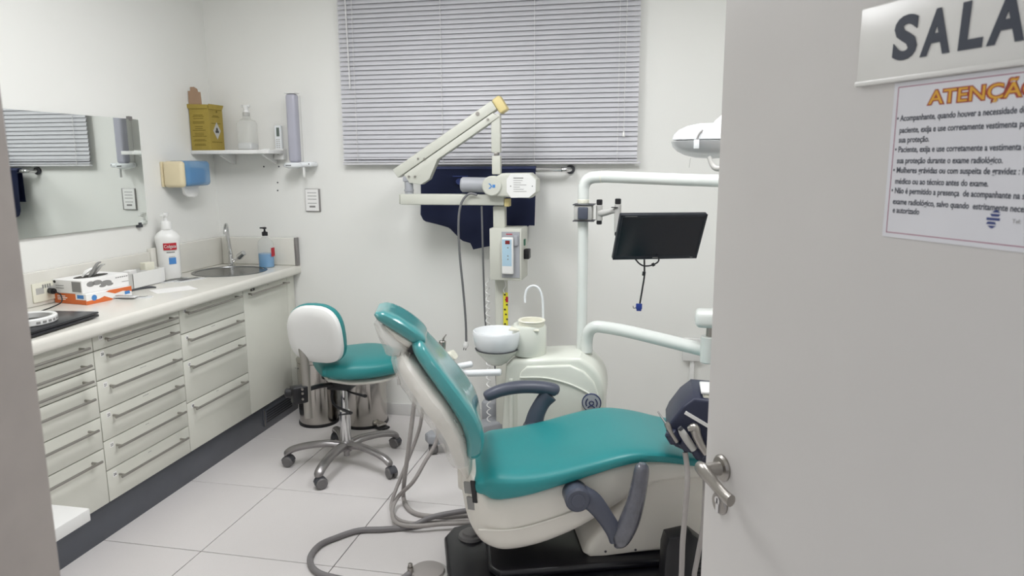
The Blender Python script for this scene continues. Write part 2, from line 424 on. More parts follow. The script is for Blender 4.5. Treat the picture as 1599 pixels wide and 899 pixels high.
for k in range(5):
    w = (0.011, 0.013, 0.017, 0.013, 0.011)[k]; z = c[1]+0.010-0.0048*k; i0, i1 = ((0.0, 0.0045), (0.002, 0.0), (0.0, 0.0), (0.0, 0.002), (0.0045, 0.0))[k]
    x0 = c[0]-w/2+(0.003, 0.002, 0, -0.002, -0.001)[k]; prism(lg, [(x0+i0, z), (x0+w-i0, z), (x0+w-i1, z+0.0032), (x0+i1, z+0.0032)], 0.0012, 0.0015, 'z')
obj('logo', lg, 'logo_navy', no, M=NM)
obj('contact_line', text_bm('Tel:', 0.007, Matrix.Translation(((0.541, 1.536)[0], c[1]-0.001, 0.0014)), thick=0.0002), 'print_grey', no, M=NM)

# ================================================================ blinds
bl = thing('venetian_blind', 'grey-white horizontal venetian blind lowered over the window on the back wall', 'blind', (-1.0, 4.16, 1.6))
BX0, BX1 = -1.895, -0.125
sb = B()
pr_ = [(-0.0148, 0.0000), (-0.0075, 0.0024), (0, 0.0032), (0.0075, 0.0024), (0.0148, 0.0000)]
vsl = []
for x in (BX0, BX1):
    vsl.append([sb.verts.new((x, a, h)) for a, h in pr_]+[sb.verts.new((x, a, h-0.0006)) for a, h in pr_[::-1]])
for i in range(10): sb.faces.new((vsl[0][i], vsl[0][(i+1) % 10], vsl[1][(i+1) % 10], vsl[1][i]))
sb.faces.new(vsl[0][::-1]); sb.faces.new(vsl[1])
bmesh.ops.recalc_face_normals(sb, faces=sb.faces[:])
slat0 = obj('slat', sb, 'blind', None); slat0.parent = bl; WORLD[slat0] = WORLD[bl]
PITCHS = 0.0268; z = 1.622; k = 0
while z < 2.66:
    M = Matrix.Translation((0, 0, 0)) ; loc = Vector((1.0, 0.0, z-1.6))
    ml = Matrix.Translation(loc) @ Matrix.Rotation(math.radians(66 if k > 1 else 35), 4, 'X')
    if k == 0: slat0.matrix_local = ml
    else: link_copy(slat0, bl, ml)
    z += PITCHS if k > 1 else 0.018; k += 1
obj('bottom_rail', bx((BX0-0.004, 4.148, 1.598), (BX1+0.02, 4.172, 1.609), 0.003), 'blind_rail', bl)
obj('head_rail', bx((BX0-0.01, 4.14, 2.67), (BX1+0.01, 4.18, 2.70), 0.002), 'blind_rail', bl)
for x in (-1.80, -1.26, -0.71, -0.235):
    obj('ladder_cord', bx((x-0.0012, 4.1455, 1.605), (x+0.0012, 4.1475, 2.68)), 'cord', bl)
w0 = (-1.823, 4.130, 2.549); w1 = (-1.826, 4.130, 2.048)
obj('tilt_wand', cyl(B(), (w1[0], 4.136, w1[2]), (w1[0]-0.012, 4.14, 2.68), 0.0042, 8), 'cord', bl)
c1 = (-0.201, 4.130, 1.777)
pc = obj('pull_cord', cyl(B(), (c1[0], 4.134, c1[2]), (c1[0]+0.005, 4.138, 2.68), 0.0016, 6), 'cord', bl)
obj('cord_tassel', lathe(B(), [(0, 0), (0.008, 0.002), (0.007, 0.022), (0.003, 0.032), (0, 0.032)], Matrix.Translation((c1[0], 4.134, c1[2]-0.03)), 12), 'white_plastic', pc)
# window behind the blind
struct('window_1', bx((-1.86, 4.188, 1.62), (-0.16, 4.199, 2.62), 0.002), 'print_light')

# ================================================================ cabinets
FX = -2.29          # plane of the drawer fronts
def front(parent, name, y0, y1, z0, z1):
    return obj(name, bx((FX-0.018, y0+0.0022, z0+0.0022), (FX, y1-0.0022, z1-0.0022), 0.0018, 2), 'laminate', parent)
def bar_handle(parent, y0, y1, z):
    h = B(); X = FX+0.031
    cyl(h, (X, y0, z), (X, y1, z), 0.0058, 12, bev=0.001)
    for y in (y0+0.022, y1-0.022): cyl(h, (FX-0.001, y, z+0.001), (X, y, z), 0.005, 10)
    return obj('handle', h, 'steel_handle', parent)
def number(parent, s, y, z):
    st = obj('number_sticker', bx((FX-0.0002, y-0.011, z-0.011), (FX+0.0006, y+0.011, z+0.011)), 'paper', parent)
    M = frame((FX+0.0008, y-0.0075, z-0.006), (0, 1, 0), (1, 0, 0))
    g = text_bm(s, 0.0155, M, bold=0.0004, thick=0.0002); obj('number', g, 'print_dark', parent)
def caption(parent, y, z, n, seed):
    rnd = random.Random(seed); b = B(); yy = y
    for i in range(n):
        w = rnd.uniform(0.004, 0.012); box(b, (FX-0.0002, yy, z-0.0012), (FX+0.0004, yy+w, z+0.0012)); yy += w+0.0022
    o = obj('caption', b, 'print_grey', parent)
def carcass(t, y0, y1, z1=0.905):
    b = bx((-2.80, y0+0.001, 0.165), (FX-0.0185, y1-0.001, z1)); obj('carcass', b, 'laminate', t)
    obj('gap_shade_sheet', bx((FX-0.0188, y0+0.001, 0.166), (FX-0.0183, y1-0.001, z1-0.001)), 'gap_shade', t)  # dark sheet behind the fronts, paints the shade seen between drawers
cabs = [
 ('white narrow-drawer cabinet unit partly hidden by the door jamb', 1.93, 2.486, [0.905, 0.838, 0.764, 0.693, 0.553, 0.414, 0.165], [None]*6, [0.868, 0.794, 0.726, 0.649, 0.514, 0.376], (2.02, 2.437), 1),
 ('white cabinet unit with six numbered drawers between the two other drawer units', 2.486, 3.042, [0.905, 0.838, 0.708, 0.573, 0.440, 0.307, 0.165], ['19', '20', '21', '22', '23', '24'], [0.877, 0.805, 0.670, 0.536, 0.400, 0.264], (2.535, 2.993), 2),
 ('white cabinet unit with four deep drawers next to the cabinet with a plain door', 3.042, 3.60, [0.905, 0.777, 0.639, 0.422, 0.165], ['25', '26', '27', '28'], [0.880, 0.742, 0.602, 0.386], (3.072, 3.545), 3),
]
for lab, y0, y1, zs, nums, hz, hy, sd in cabs:
    t = thing('drawer_cabinet', lab, 'cabinet', ((FX-2.80)/2, (y0+y1)/2, 0.165), 0, 'drawer cabinets under the worktop')
    carcass(t, y0, y1)
    for i in range(len(zs)-1):
        d = front(t, 'drawer', y0, y1, zs[i+1], zs[i])
        bar_handle(d, hy[0], hy[1], hz[i])
        zt = zs[i]; zc = min(zt-0.017, hz[i]+0.02)
        if nums[i]:
            number(d, nums[i], y0+0.045, min(hz[i]+0.012, zt-0.015))
        if not (nums[i] == '19'):
            caption(d, (hy[0]+hy[1])/2-0.02 if nums[i] else 2.1, zc+0.004, [2, 4, 5, 2, 4, 3, 2][(i+sd) % 7], sd*10+i)
t = thing('sink_cabinet', 'white cabinet with one tall door under the sink, by the back wall', 'cabinet', ((FX-2.80)/2, 3.84, 0.165))
carcass(t, 3.60, 4.095)
d = front(t, 'door', 3.60, 4.095, 0.165, 0.905); bar_handle(d, 3.635, 4.07, 0.872)
obj('hand_sticker', bx((FX-0.0002, 3.678, 0.882), (FX+0.0006, 3.722, 0.897)), 'print_dark', d)
obj('sticker_center', bx((FX, 3.69, 0.886), (FX+0.0009, 3.705, 0.894)), 'print_light', d)
caption(d, 3.86, 0.891, 2, 77)
obj('filler', bx((-2.80, 4.0965, 0.165), (FX, 4.183, 0.905), 0.001), 'laminate', t)
pl = thing('plinth', 'dark grey plinth running along the floor under the cabinets', 'plinth', (-2.33, 3.0, 0))
obj('board', bx((-2.40, 1.90, 0.0), (-2.315, 4.19, 0.164), 0.001), 'plinth', pl)
gr = obj('grille', bx((-2.316, 3.76, 0.030), (-2.309, 4.115, 0.135), 0.002), 'plinth', pl)
obj('grille_edge', bx((-2.3105, 3.765, 0.034), (-2.3070, 3.772, 0.131)), 'steel_satin', gr)
for k in range(5):
    obj('slot', bx((-2.3095, 3.79, 0.046+0.016*k), (-2.3075, 4.10, 0.054+0.016*k)), 'black_plastic', gr)

# worktop with sink cut-out
wt = thing('worktop', 'long cream laminate worktop with rounded front edge and backsplash', 'worktop', (-2.53, 3.0, 0.91))
SC = Vector((-2.535, 3.865)); SRX, SRY = 0.205, 0.205
def top_surface():
    t = bmesh.new(); zt, zb = 0.965, 0.925; X0, X1, Y0, Y1 = -2.795, -2.262, 1.75, 4.188
    n = 48; ring = []; outer = []
    for i in range(n):
        a = 2*PI*i/n; ring.append((SC.x+SRX*math.cos(a), SC.y+SRY*math.sin(a)))
        # project onto rectangle from the sink centre
        dx, dy = math.cos(a), math.sin(a)
        k = min([((X1 if dx > 0 else X0)-SC.x)/dx if abs(dx) > 1e-6 else 9, ((Y1 if dy > 0 else Y0+1.5)-SC.y)/dy if abs(dy) > 1e-6 else 9])
        outer.append((SC.x+dx*k, SC.y+dy*k))
    for zz in (zt, zb):
        v0 = [t.verts.new((*p, zz)) for p in ring]; v1 = [t.verts.new((*p, zz)) for p in outer]
        for i in range(n): t.faces.new((v0[i], v0[(i+1) % n], v1[(i+1) % n], v1[i]))
        # corners
        if zz == zt: top = v0
        else: bot = v0
        for cx, cy in ((X0, Y0+1.5), (X1, Y0+1.5), (X0, Y1), (X1, Y1)):
            for i in range(n):
                p, q = outer[i], outer[(i+1) % n]
                if abs(p[0]-q[0]) > 1e-5 and abs(p[1]-q[1]) > 1e-5 and abs((p[0]+q[0])/2-cx) < 0.1 and abs((p[1]+q[1])/2-cy) < 0.1:
                    t.faces.new((v1[i], v1[(i+1) % n], t.verts.new((cx, cy, zz))))
    for i in range(n): t.faces.new((top[i], bot[i], bot[(i+1) % n], top[(i+1) % n]))
    bmesh.ops.recalc_face_normals(t, faces=t.faces[:])
    return t, (X0, X1, Y0, Y1)
ts, (X0, X1, Y0, Y1) = top_surface()
box(ts, (X0, Y0, 0.925), (X1, Y0+1.5, 0.965))
prism(ts, [(X1, 0.965), (X1+0.006, 0.9642), (X1+0.012, 0.961), (X1+0.0165, 0.955), (X1+0.018, 0.945), (X1+0.018, 0.925), (X1+0.016, 0.916), (X1+0.01, 0.910), (X1-0.02, 0.907), (X1-0.02, 0.925), (X1, 0.925)], Y0, 4.205, 'y')
obj('top', ts, 'worktop', wt, angle=50)
def splash(lo, hi): return bx(lo, hi, 0.006, 3)
obj('backsplash', splash((-2.808, 1.75, 0.9655), (-2.785, 3.50, 1.125)), 'worktop', wt)
obj('backsplash', splash((-2.808, 3.502, 0.9655), (-2.778, 4.186, 1.142)), 'worktop', wt)
obj('backsplash', splash((-2.777, 4.162, 0.9655), (-2.262, 4.188, 1.142)), 'worktop', wt)
obj('backsplash_end', bx((-2.2615, 4.160, 0.9655), (-2.244, 4.19, 1.145), 0.002), 'aluminium', wt)

sk = thing('sink', 'round stainless steel sink bowl set into the worktop corner', 'sink', (SC.x, SC.y, 0.965))
obj('bowl', lathe(B(), [(SRX+0.012, 0.9655), (SRX+0.012, 0.968), (SRX+0.004, 0.9705), (SRX-0.008, 0.9685), (SRX-0.014, 0.958), (SRX-0.02, 0.90), (SRX-0.05, 0.855), (SRX-0.12, 0.838), (0.03, 0.835), (0, 0.835)], Matrix.Translation((SC.x, SC.y, 0)), 48), 'sink_steel', sk)
obj('drain', lathe(B(), [(0.03, 0.836), (0.03, 0.839), (0.02, 0.84), (0.018, 0.8375), (0, 0.8375)], Matrix.Translation((SC.x, SC.y, 0)), 20), 'chrome', sk)
fb = Vector((-2.672, 4.095, 0.9655))
fc = thing('faucet', 'chrome swan-neck tap standing behind the round sink', 'faucet', fb)
obj('base', lathe(B(), [(0, 0), (0.026, 0), (0.026, 0.006), (0.017, 0.012), (0.015, 0.07), (0.012, 0.08), (0, 0.08)], Matrix.Translation(fb), 20), 'chrome', fc)
sp = [fb+Vector(p) for p in ((0, 0, 0.07), (-0.004, -0.008, 0.16), (-0.006, -0.012, 0.23), (0.004, -0.03, 0.262), (0.02, -0.06, 0.262), (0.03, -0.085, 0.235), (0.032, -0.09, 0.21))]
obj('spout', sweep(B(), sp, [0.014, 0.0125, 0.0115, 0.011, 0.011, 0.011, 0.0115], 12, 8), 'chrome', fc)
lv = cyl(B(), fb+Vector((0.012, -0.002, 0.03)), fb+Vector((0.075, -0.02, 0.058)), 0.010, 12); cyl(lv, fb+Vector((0.07, -0.018, 0.058)), fb+Vector((0.115, -0.03, 0.09)), 0.021, 16, 0.017, bev=0.003)
obj('lever', lv, 'chrome', fc)

# ================================================================ things on the worktop
WZ = 0.9652
# blue soap bottle
p = Vector((-2.408, 4.07, WZ))
t = thing('soap_bottle', 'clear pump bottle half full of blue liquid right of the sink', 'bottle', p)
M = Matrix.Translation(p) @ Matrix.Scale(0.82, 4, (0, 1, 0))
obj('body', lathe(B(), [(0, 0), (0.044, 0), (0.049, 0.006), (0.049, 0.145), (0.044, 0.165), (0.03, 0.18), (0.016, 0.19), (0.016, 0.2), (0, 0.2)], M), 'gallon', t)
obj('liquid', lathe(B(), [(0, 0.002), (0.043, 0.002), (0.048, 0.007), (0.048, 0.088), (0, 0.088)], M), 'blue_liquid', t)
pm = lathe(B(), [(0, 0.2), (0.018, 0.2), (0.018, 0.222), (0.007, 0.226), (0.005, 0.24), (0.013, 0.243), (0.012, 0.252), (0, 0.254)], Matrix.Translation(p), 16); box(pm, (p.x-0.03, p.y-0.008, WZ+0.243), (p.x+0.008, p.y+0.008, WZ+0.252), 0.003)
obj('pump', pm, 'black_plastic', t)
obj('label', bx((0.0478, -0.02, 0.07), (0.0492, 0.02, 0.125), 0, 1, Matrix.Translation(p)), 'red_print', t)
# mouthwash
p = Vector((-2.724, 3.575, WZ))
t = thing('mouthwash_bottle', 'tall white pump bottle with red oval brand label in front of the backsplash', 'bottle', p)
RZ = Matrix.Rotation(math.radians(38), 4, 'Z')
M = Matrix.Translation(p) @ RZ @ Matrix.Scale(0.72, 4, (0, 1, 0))
obj('body', lathe(B(), [(0, 0), (0.052, 0), (0.058, 0.008), (0.058, 0.06), (0.061, 0.18), (0.067, 0.226), (0.066, 0.24), (0.05, 0.262), (0.03, 0.276), (0.028, 0.28), (0, 0.28)], M, 32), 'white_plastic', t)
M2 = Matrix.Translation(p)
cp = lathe(B(), [(0.028, 0.28), (0.028, 0.315), (0.022, 0.325), (0.010, 0.33), (0.009, 0.35), (0.014, 0.352), (0.016, 0.372), (0, 0.374)], M2, 18); box(cp, (p.x-0.01, p.y-0.035, WZ+0.353), (p.x+0.01, p.y, WZ+0.366), 0.004)
obj('pump', cp, 'white_plastic', t)
TF = Matrix.Translation(p) @ Matrix.Rotation(math.radians(20), 4, 'Z')
def curved(bm, z0, z1, a0, a1, r, sc=0.72, n=10):
    """a patch wrapped on the elliptic bottle"""
    t_ = bmesh.new(); R_ = Matrix.Translation(p) @ RZ; g = []
    for i in range(n+1):
        a = math.radians(a0+(a1-a0)*i/n); c_ = [R_ @ Vector((r*math.cos(a), r*sc*math.sin(a), zz)) for zz in (z0, z1)]; g.append([t_.verts.new(q) for q in c_])
    for A, Bq in zip(g, g[1:]): t_.faces.new((A[0], Bq[0], Bq[1], A[1]))
    merge(bm, t_); return bm
obj('label', curved(B(), 0.166, 0.205, -112, -50, 0.0672), 'red_print', t)
obj('blue_patch', curved(B(), 0.085, 0.122, -92, -55, 0.0615), 'blue_print', t)
obj('small_print', curved(curved(B(), 0.150, 0.156, -100, -60, 0.0635), 0.126, 0.128, -90, -60, 0.0615), 'print_grey', t)
# brand lettering wrapped on the label
lt = text_bm('Colgate', 0.026, Matrix.Identity(4), width=0.058, bold=0.0006, thick=0.0003)
R_ = Matrix.Translation(p) @ RZ; xs = [v.co.x for v in lt.verts]; mnx, mxx = min(xs), max(xs)
for v in lt.verts:
    a = math.radians(-108+54*(v.co.x-mnx)/(mxx-mnx)); v.co = R_ @ Vector((0.0685*math.cos(a), 0.0685*0.72*math.sin(a), 0.178+v.co.y))
obj('lettering', lt, 'paper', t)
# white organiser
t = thing('organiser_box', 'low white plastic organiser box behind the glove boxes, holding small packs', 'box', (-2.715, 3.33, WZ))
b = bx((-2.775, 3.205, WZ), (-2.665, 3.455, WZ+0.004)); 
for lo, hi in (((-2.775, 3.205), (-2.771, 3.455)), ((-2.669, 3.205), (-2.665, 3.455)), ((-2.775, 3.205), (-2.665, 3.209)), ((-2.775, 3.451), (-2.665, 3.455)), ((-2.775, 3.33), (-2.665, 3.333))):
    box(b, (*lo, WZ), (*hi, WZ+0.082), 0.0012, 1)
obj('tray', b, 'white_plastic', t)
for i, (x, y, h, r) in enumerate(((-2.735, 3.27, 0.085, 0.1), (-2.705, 3.37, 0.115, -0.2), (-2.740, 3.415, 0.100, 0.3))):
    tag(obj('small_carton', bx((-0.02, -0.03, 0), (0.02, 0.03, h), 0.002, 1, T((x, y, WZ+0.0045), (0, 0, r))), ('paper', 'ivory', 'ivory')[i], None, (x, y, WZ)), ('white short carton standing in the near half of the organiser box', 'cream tallest carton standing in the middle of the organiser box', 'cream carton leaning at the far end of the organiser box')[i], 'carton', 'cartons in the organiser box')
# glove boxes
def glove_box(name, lab, p, rz, size, base, printed):
    t = thing(name, lab, 'box', p, rz, 'glove boxes'); M = WORLD[t]; L, W, Hh = size
    obj('carton', bx((-W/2, -L/2, 0), (W/2, L/2, Hh), 0.0015, 1, M), base, t)
    return t, M
o1, M = glove_box('glove_box', 'orange and white glove box, the lower of the two stacked boxes', (-2.664, 2.935, WZ), -0.14, (0.255, 0.20, 0.050), 'paper', True)
X1_ = 0.1003; Y1_ = -0.1278
for nm_, geo in (('orange_panel', [(-0.127, 0.0), (0.03, 0.0), (-0.03, 0.026), (-0.06, 0.018), (-0.127, 0.018)]), ('orange_panel', [(-0.02, 0.046), (0.03, 0.028), (0.075, 0.034), (0.127, 0.024), (0.127, 0.05), (0.0, 0.05)])):
    obj(nm_, prism(B(), geo, X1_-0.0005, X1_, 'x', M=M), 'orange_print', o1)
obj('orange_panel', bx((-0.0995, Y1_-0.0002, 0.001), (0.035, Y1_+0.0004, 0.049), 0, 1, M), 'orange_print', o1)
obj('orange_panel', bx((0.035, Y1_-0.0002, 0.001), (0.0995, Y1_+0.0004, 0.022), 0, 1, M), 'orange_print', o1)
obj('blue_logo', bx((X1_, 0.085, 0.014), (X1_+0.0005, 0.115, 0.030), 0, 1, M), 'blue_print', o1)
obj('blue_logo', bx((0.045, Y1_-0.0004, 0.028), (0.085, Y1_+0.0004, 0.045), 0, 1, M), 'blue_print', o1)
obj('round_logo', prism(B(), [(-0.085+0.014*math.cos(a*PI/8), 0.028+0.014*math.sin(a*PI/8)) for a in range(16)], X1_, X1_+0.0005, 'x', M=M), 'blue_print', o1)
b = B(); [box(b, (-0.08, Y1_-0.0006, 0.034-0.008*k), (-0.03+0.012*(k % 2), Y1_, 0.038-0.008*k), 0, 1, M) for k in range(3)]; obj('print', b, 'paper', o1)
o2, M = glove_box('glove_box', 'grey and white glove box with tissue sticking out, upper of the two stacked boxes', (-2.676, 2.940, WZ+0.0505), -0.12, (0.265, 0.182, 0.062), 'paper', True)
X1_ = 0.0913; Y1_ = -0.1328
b = B()
for cy_, cz, rx_, rz_ in ((-0.085, 0.040, 0.022, 0.013), (-0.05, 0.042, 0.028, 0.012), (0.0, 0.034, 0.032, 0.012), (-0.02, 0.022, 0.020, 0.007), (0.02, 0.024, 0.02, 0.008)):
    prism(b, [(cy_+rx_*math.cos(a*PI/8), cz+rz_*math.sin(a*PI/8)) for a in range(16)], X1_-0.0004, X1_, 'x', M=M)
obj('hand_picture', b, 'print_grey', o2)
b = B()
for k in range(6): box(b, (X1_, 0.055+0.0125*k, 0.046), (X1_+0.0004, 0.064+0.0125*k, 0.051), 0, 1, M)
box(b, (X1_, 0.09, 0.022), (X1_+0.0004, 0.13, 0.0245), 0, 1, M)
for k in range(2): box(b, (-0.07, Y1_-0.0004, 0.034-0.012*k), (-0.02, Y1_, 0.0365-0.012*k), 0, 1, M)
obj('print', b, 'print_grey', o2)
obj('side_panel', bx((0.03, Y1_-0.0004, 0.008), (0.085, Y1_, 0.056), 0, 1, M), 'print_grey', o2)
obj('round_logo', prism(B(), [(-0.075+0.008*math.cos(a*PI/6), 0.052+0.007*math.sin(a*PI/6)) for a in range(12)], Y1_-0.0004, Y1_, 'y', M=M), 'print_dark', o2)
b = B(); prism(b, [(0.045*math.cos(a*PI/10), 0.09*math.sin(a*PI/10)) for a in range(20)], 0.0619, 0.0624, 'z', M=M); obj('opening', b, 'print_dark', o2)
def cuff(o, s_, k):
    b = B(); sweep(b, [M @ Vector((s_[0], s_[1], 0.062)), M @ Vector((s_[0]+0.01, s_[1]+0.012, 0.082)), M @ Vector((s_[0]+0.02, s_[1]+0.035, 0.096+0.012*k)), M @ Vector((s_[0]+0.015, s_[1]+0.055, 0.094+0.014*k))], [0.016, 0.024, 0.020, 0.008], 10, 4, ratio=0.3)
    obj('glove_cuff', b, ('paper', 'print_light', 'print_grey')[k], o)
cuff(o2, (-0.02, -0.03), 0); cuff(o2, (0.0, 0.01), 1); cuff(o2, (0.01, -0.02), 2)
# wall socket with plug
t = thing('wall_socket', 'white double wall socket in the backsplash left of the glove boxes', 'socket', (-2.785, 2.765, 0.99))
obj('plate', bx((-2.7855, 2.705, 0.985), (-2.777, 2.835, 1.072), 0.003), 'ivory', t)
obj('outlet', bx((-2.778, 2.785, 1.02), (-2.7765, 2.83, 1.05), 0.001, 1), 'print_light', t)
obj('outlet', bx((-2.778, 2.72, 1.02), (-2.7765, 2.765, 1.05), 0.001, 1), 'print_light', t)
b = B()
for k in range(4): box(b, (-2.7775, 2.757+0.013*k, 1.045), (-2.7763, 2.765+0.013*k, 1.062))
obj('print', b, 'print_grey', t)
t = thing('power_plug', 'black plug in the wall socket with its cable trailing to the laptop', 'plug', (-2.77, 2.80, 1.01))
obj('plug', cyl(cyl(B(), (-2.7762, 2.795, 1.028), (-2.745, 2.785, 1.028), 0.014, 14), (-2.745, 2.785, 1.028), (-2.735, 2.782, 1.026), 0.009, 12), 'black_plastic', t)
obj('cable', sweep(B(), [(-2.735, 2.782, 1.026), (-2.70, 2.775, 1.015), (-2.68, 2.755, 0.985), (-2.68, 2.70, 0.972), (-2.66, 2.62, 0.970), (-2.60, 2.50, 0.970), (-2.57, 2.40, 0.970)], 0.0028, 8), 'black_cable', t)
# laptop
LM = T((-2.425, 2.37, WZ), (0, 0, 0.10))
t = thing('laptop', 'closed black laptop lying on the worktop beside the door jamb', 'laptop', (-2.425, 2.37, WZ), 0.10)
obj('base', bx((-0.125, -0.19, 0.004), (0.125, 0.19, 0.016), 0.004, 2, LM), 'laptop', t)
obj('lid', bx((-0.125, -0.19, 0.0175), (0.125, 0.19, 0.027), 0.004, 2, LM), 'laptop', t)
obj('hinge', bx((-0.127, -0.13, 0.010), (-0.119, 0.13, 0.022), 0.002, 2, LM), 'dark_grey', t)
for sx in (-0.1, 0.1):
    for sy in (-0.16, 0.16): obj('rubber_foot', bx((sx-0.01, sy-0.01, 0), (sx+0.01, sy+0.01, 0.004), 0, 1, LM), 'black_plastic', t)
rg = Vector((-2.425, 2.32, WZ+0.0275))
t = thing('plastic_ring', 'white plastic ring with grey print lying on top of the closed laptop', 'ring', rg)
b = lathe(B(), [(0.082, 0), (0.092, 0), (0.096, 0.004), (0.096, 0.024), (0.092, 0.028), (0.082, 0.028), (0.079, 0.024), (0.079, 0.004), (0.082, 0)], Matrix.Translation(rg) @ Matrix.Scale(1.15, 4, (0, 1, 0)), 40)
obj('band', b, 'white_plastic', t)
b = B()
for k in range(5):
    a = math.radians(-20+13*k); box(b, (0.0955, -0.007, 0.008), (0.0968, 0.006, 0.017), 0, 1, Matrix.Translation(rg) @ Matrix.Scale(1.15, 4, (0, 1, 0)) @ Matrix.Rotation(a, 4, 'Z'))
obj('print', b, 'print_grey', t)
# instrument pouches, paper, dark clip
def pouch(p, rz, L, W, lab, tools):
    t = thing('instrument_pouch', lab, 'pouch', p, rz, 'instrument packs on the worktop'); M = WORLD[t]
    obj('pouch', bx((-L/2, -W/2, 0), (L/2, W/2, 0.004), 0.0018, 2, M), 'frosted', t)
    obj('paper_back', bx((-L/2-0.003, -W/2-0.003, -0.0002), (L/2+0.003, W/2+0.003, 0.0006), 0, 1, M), 'paper', t)
    for k in range(tools):
        y = -W/4+W/2*k/max(1, tools-1)
        i = obj('instrument', sweep(B(), [M @ Vector((-L*0.42, y, 0.0065)), M @ Vector((0, y+0.003, 0.0068)), M @ Vector((L*0.3, y, 0.0065)), M @ Vector((L*0.42, y+0.008, 0.009))], [0.0022, 0.0032, 0.002, 0.001], 8, 4), 'chrome', t)
pouch((-2.50, 2.99, WZ+0.0003), 0.45, 0.17, 0.05, 'white instrument pouch with red edge in front of the glove boxes', 1)
pouch((-2.53, 2.965, WZ+0.0105), 0.15, 0.13, 0.04, 'small clear pouch overlapping the front instrument pouch', 1)
pouch((-2.640, 3.50, WZ+0.0003), 1.35, 0.18, 0.055, 'clear instrument pouch at the foot of the mouthwash bottle', 3)
pouch((-2.572, 3.53, WZ+0.0003), 1.25, 0.16, 0.06, 'clear instrument pouch closest to the sink rim', 3)
b = B(); pM = T((-2.455, 3.235, WZ), (0, 0, 0.95)); box(b, (-0.10, -0.07, 0.0002), (0.10, 0.07, 0.0012), 0, 1, pM)
tag(obj('paper_sheet', b, 'paper', None, (-2.455, 3.21, WZ)), 'blank white sheet of paper lying at the middle of the worktop', 'paper')
t = thing('clip', 'small dark plastic clip lying between the glove boxes and the organiser', 'clip', (-2.56, 3.10, WZ))
obj('body', sweep(B(), [(-2.63, 3.12, WZ+0.006), (-2.60, 3.17, WZ+0.012), (-2.585, 3.22, WZ+0.012), (-2.565, 3.245, WZ+0.007)], [0.004, 0.006, 0.007, 0.004], 8), 'dark_grey', t)
obj('cord', sweep(B(), [(-2.635, 3.09, WZ+0.04), (-2.632, 3.10, WZ+0.015), (-2.63, 3.125, WZ+0.005)], 0.003, 8), 'black_cable', t)

# white side table, cut by the jamb
t = thing('side_table', 'white low side table corner at the lower left beside the door jamb', 'table', (-1.98, 1.78, 0))
cr = (-1.875, 1.946, 0.450)
obj('table_top', bx((-2.24, cr[1]-0.30, 0.405), (cr[0], cr[1], 0.45), 0.003), 'white_plastic', t)
for sx in (-2.21, cr[0]-0.17):
    for sy in (cr[1]-0.27, cr[1]-0.035): obj('leg', bx((sx-0.018, sy-0.018, 0), (sx+0.018, sy+0.018, 0.405), 0.002), 'white_plastic', t)

# ================================================================ left wall
t = thing('wall_mirror', 'frameless rectangular mirror clipped to the left wall above the worktop', 'mirror', (-2.80, 2.9, 1.28))
obj('glass', bx((-2.7995, 2.2, 1.281), (-2.7945, 3.516, 1.848)), 'mirror_glass', t)
obj('backing', bx((-2.806, 2.2005, 1.2815), (-2.7996, 3.5155, 1.8475)), 'mirror_edge', t)
for (y, z) in ((3.455, 1.848), (2.6, 1.848), (3.455, 1.281), (2.6, 1.281)):
    sg = 1 if z > 1.5 else -1
    obj('clip', box(bx((-2.809, y-0.013, z-0.002), (-2.791, y+0.013, z+0.012*sg+0.002*sg), 0.002), (-2.7943, y-0.008, z-0.010*sg), (-2.791, y+0.008, z), 0.001), 'aluminium' if sg > 0 else 'dark_grey', t)
# towel dispenser
t = thing('paper_dispenser', 'cream and translucent blue paper dispenser on the left wall', 'dispenser', (-2.73, 3.79, 1.47))
obj('back_plate', bx((-2.809, 3.675, 1.478), (-2.795, 3.93, 1.622), 0.004), 'cream_plastic', t)
obj('side_cover', bx((-2.795, 3.672, 1.475), (-2.665, 3.715, 1.625), 0.022, 4), 'cream_plastic', t)
obj('cover', bx((-2.793, 3.700, 1.480), (-2.648, 3.925, 1.628), 0.026, 4), 'blue_clear', t)
obj('inner_roll', bx((-2.785, 3.745, 1.49), (-2.665, 3.90, 1.585), 0.02, 4), 'blue_print', t)
b = prism(B(), [(3.745, 1.490), (3.755, 1.440), (3.765, 1.428), (3.79, 1.418), (3.85, 1.414), (3.875, 1.424), (3.885, 1.450), (3.885, 1.490)], -2.735, -2.715, 'x', 0.006, 2)
obj('paper_tail', b, 'paper', t)

# ================================================================ corner shelf
SZ = 1.69
t = thing('corner_shelf', 'narrow white wall shelf in the back left corner', 'shelf', (-2.54, 4.08, 1.66))
sh_ = bx((-2.808, 3.97, SZ-0.022), (-2.366, 4.198, SZ), 0.0015); box(sh_, (-2.368, 3.97, SZ-0.022), (-2.290, 4.145, SZ), 0.0015); obj('board', sh_, 'white_plastic', t)
for x in (-2.66, -2.37):
    obj('bracket', prism(B(), [(4.198, SZ-0.023), (4.04, SZ-0.023), (4.04, SZ-0.03), (4.18, SZ-0.085), (4.198, SZ-0.085)], x-0.008, x+0.008, 'x'), 'white_plastic', t)
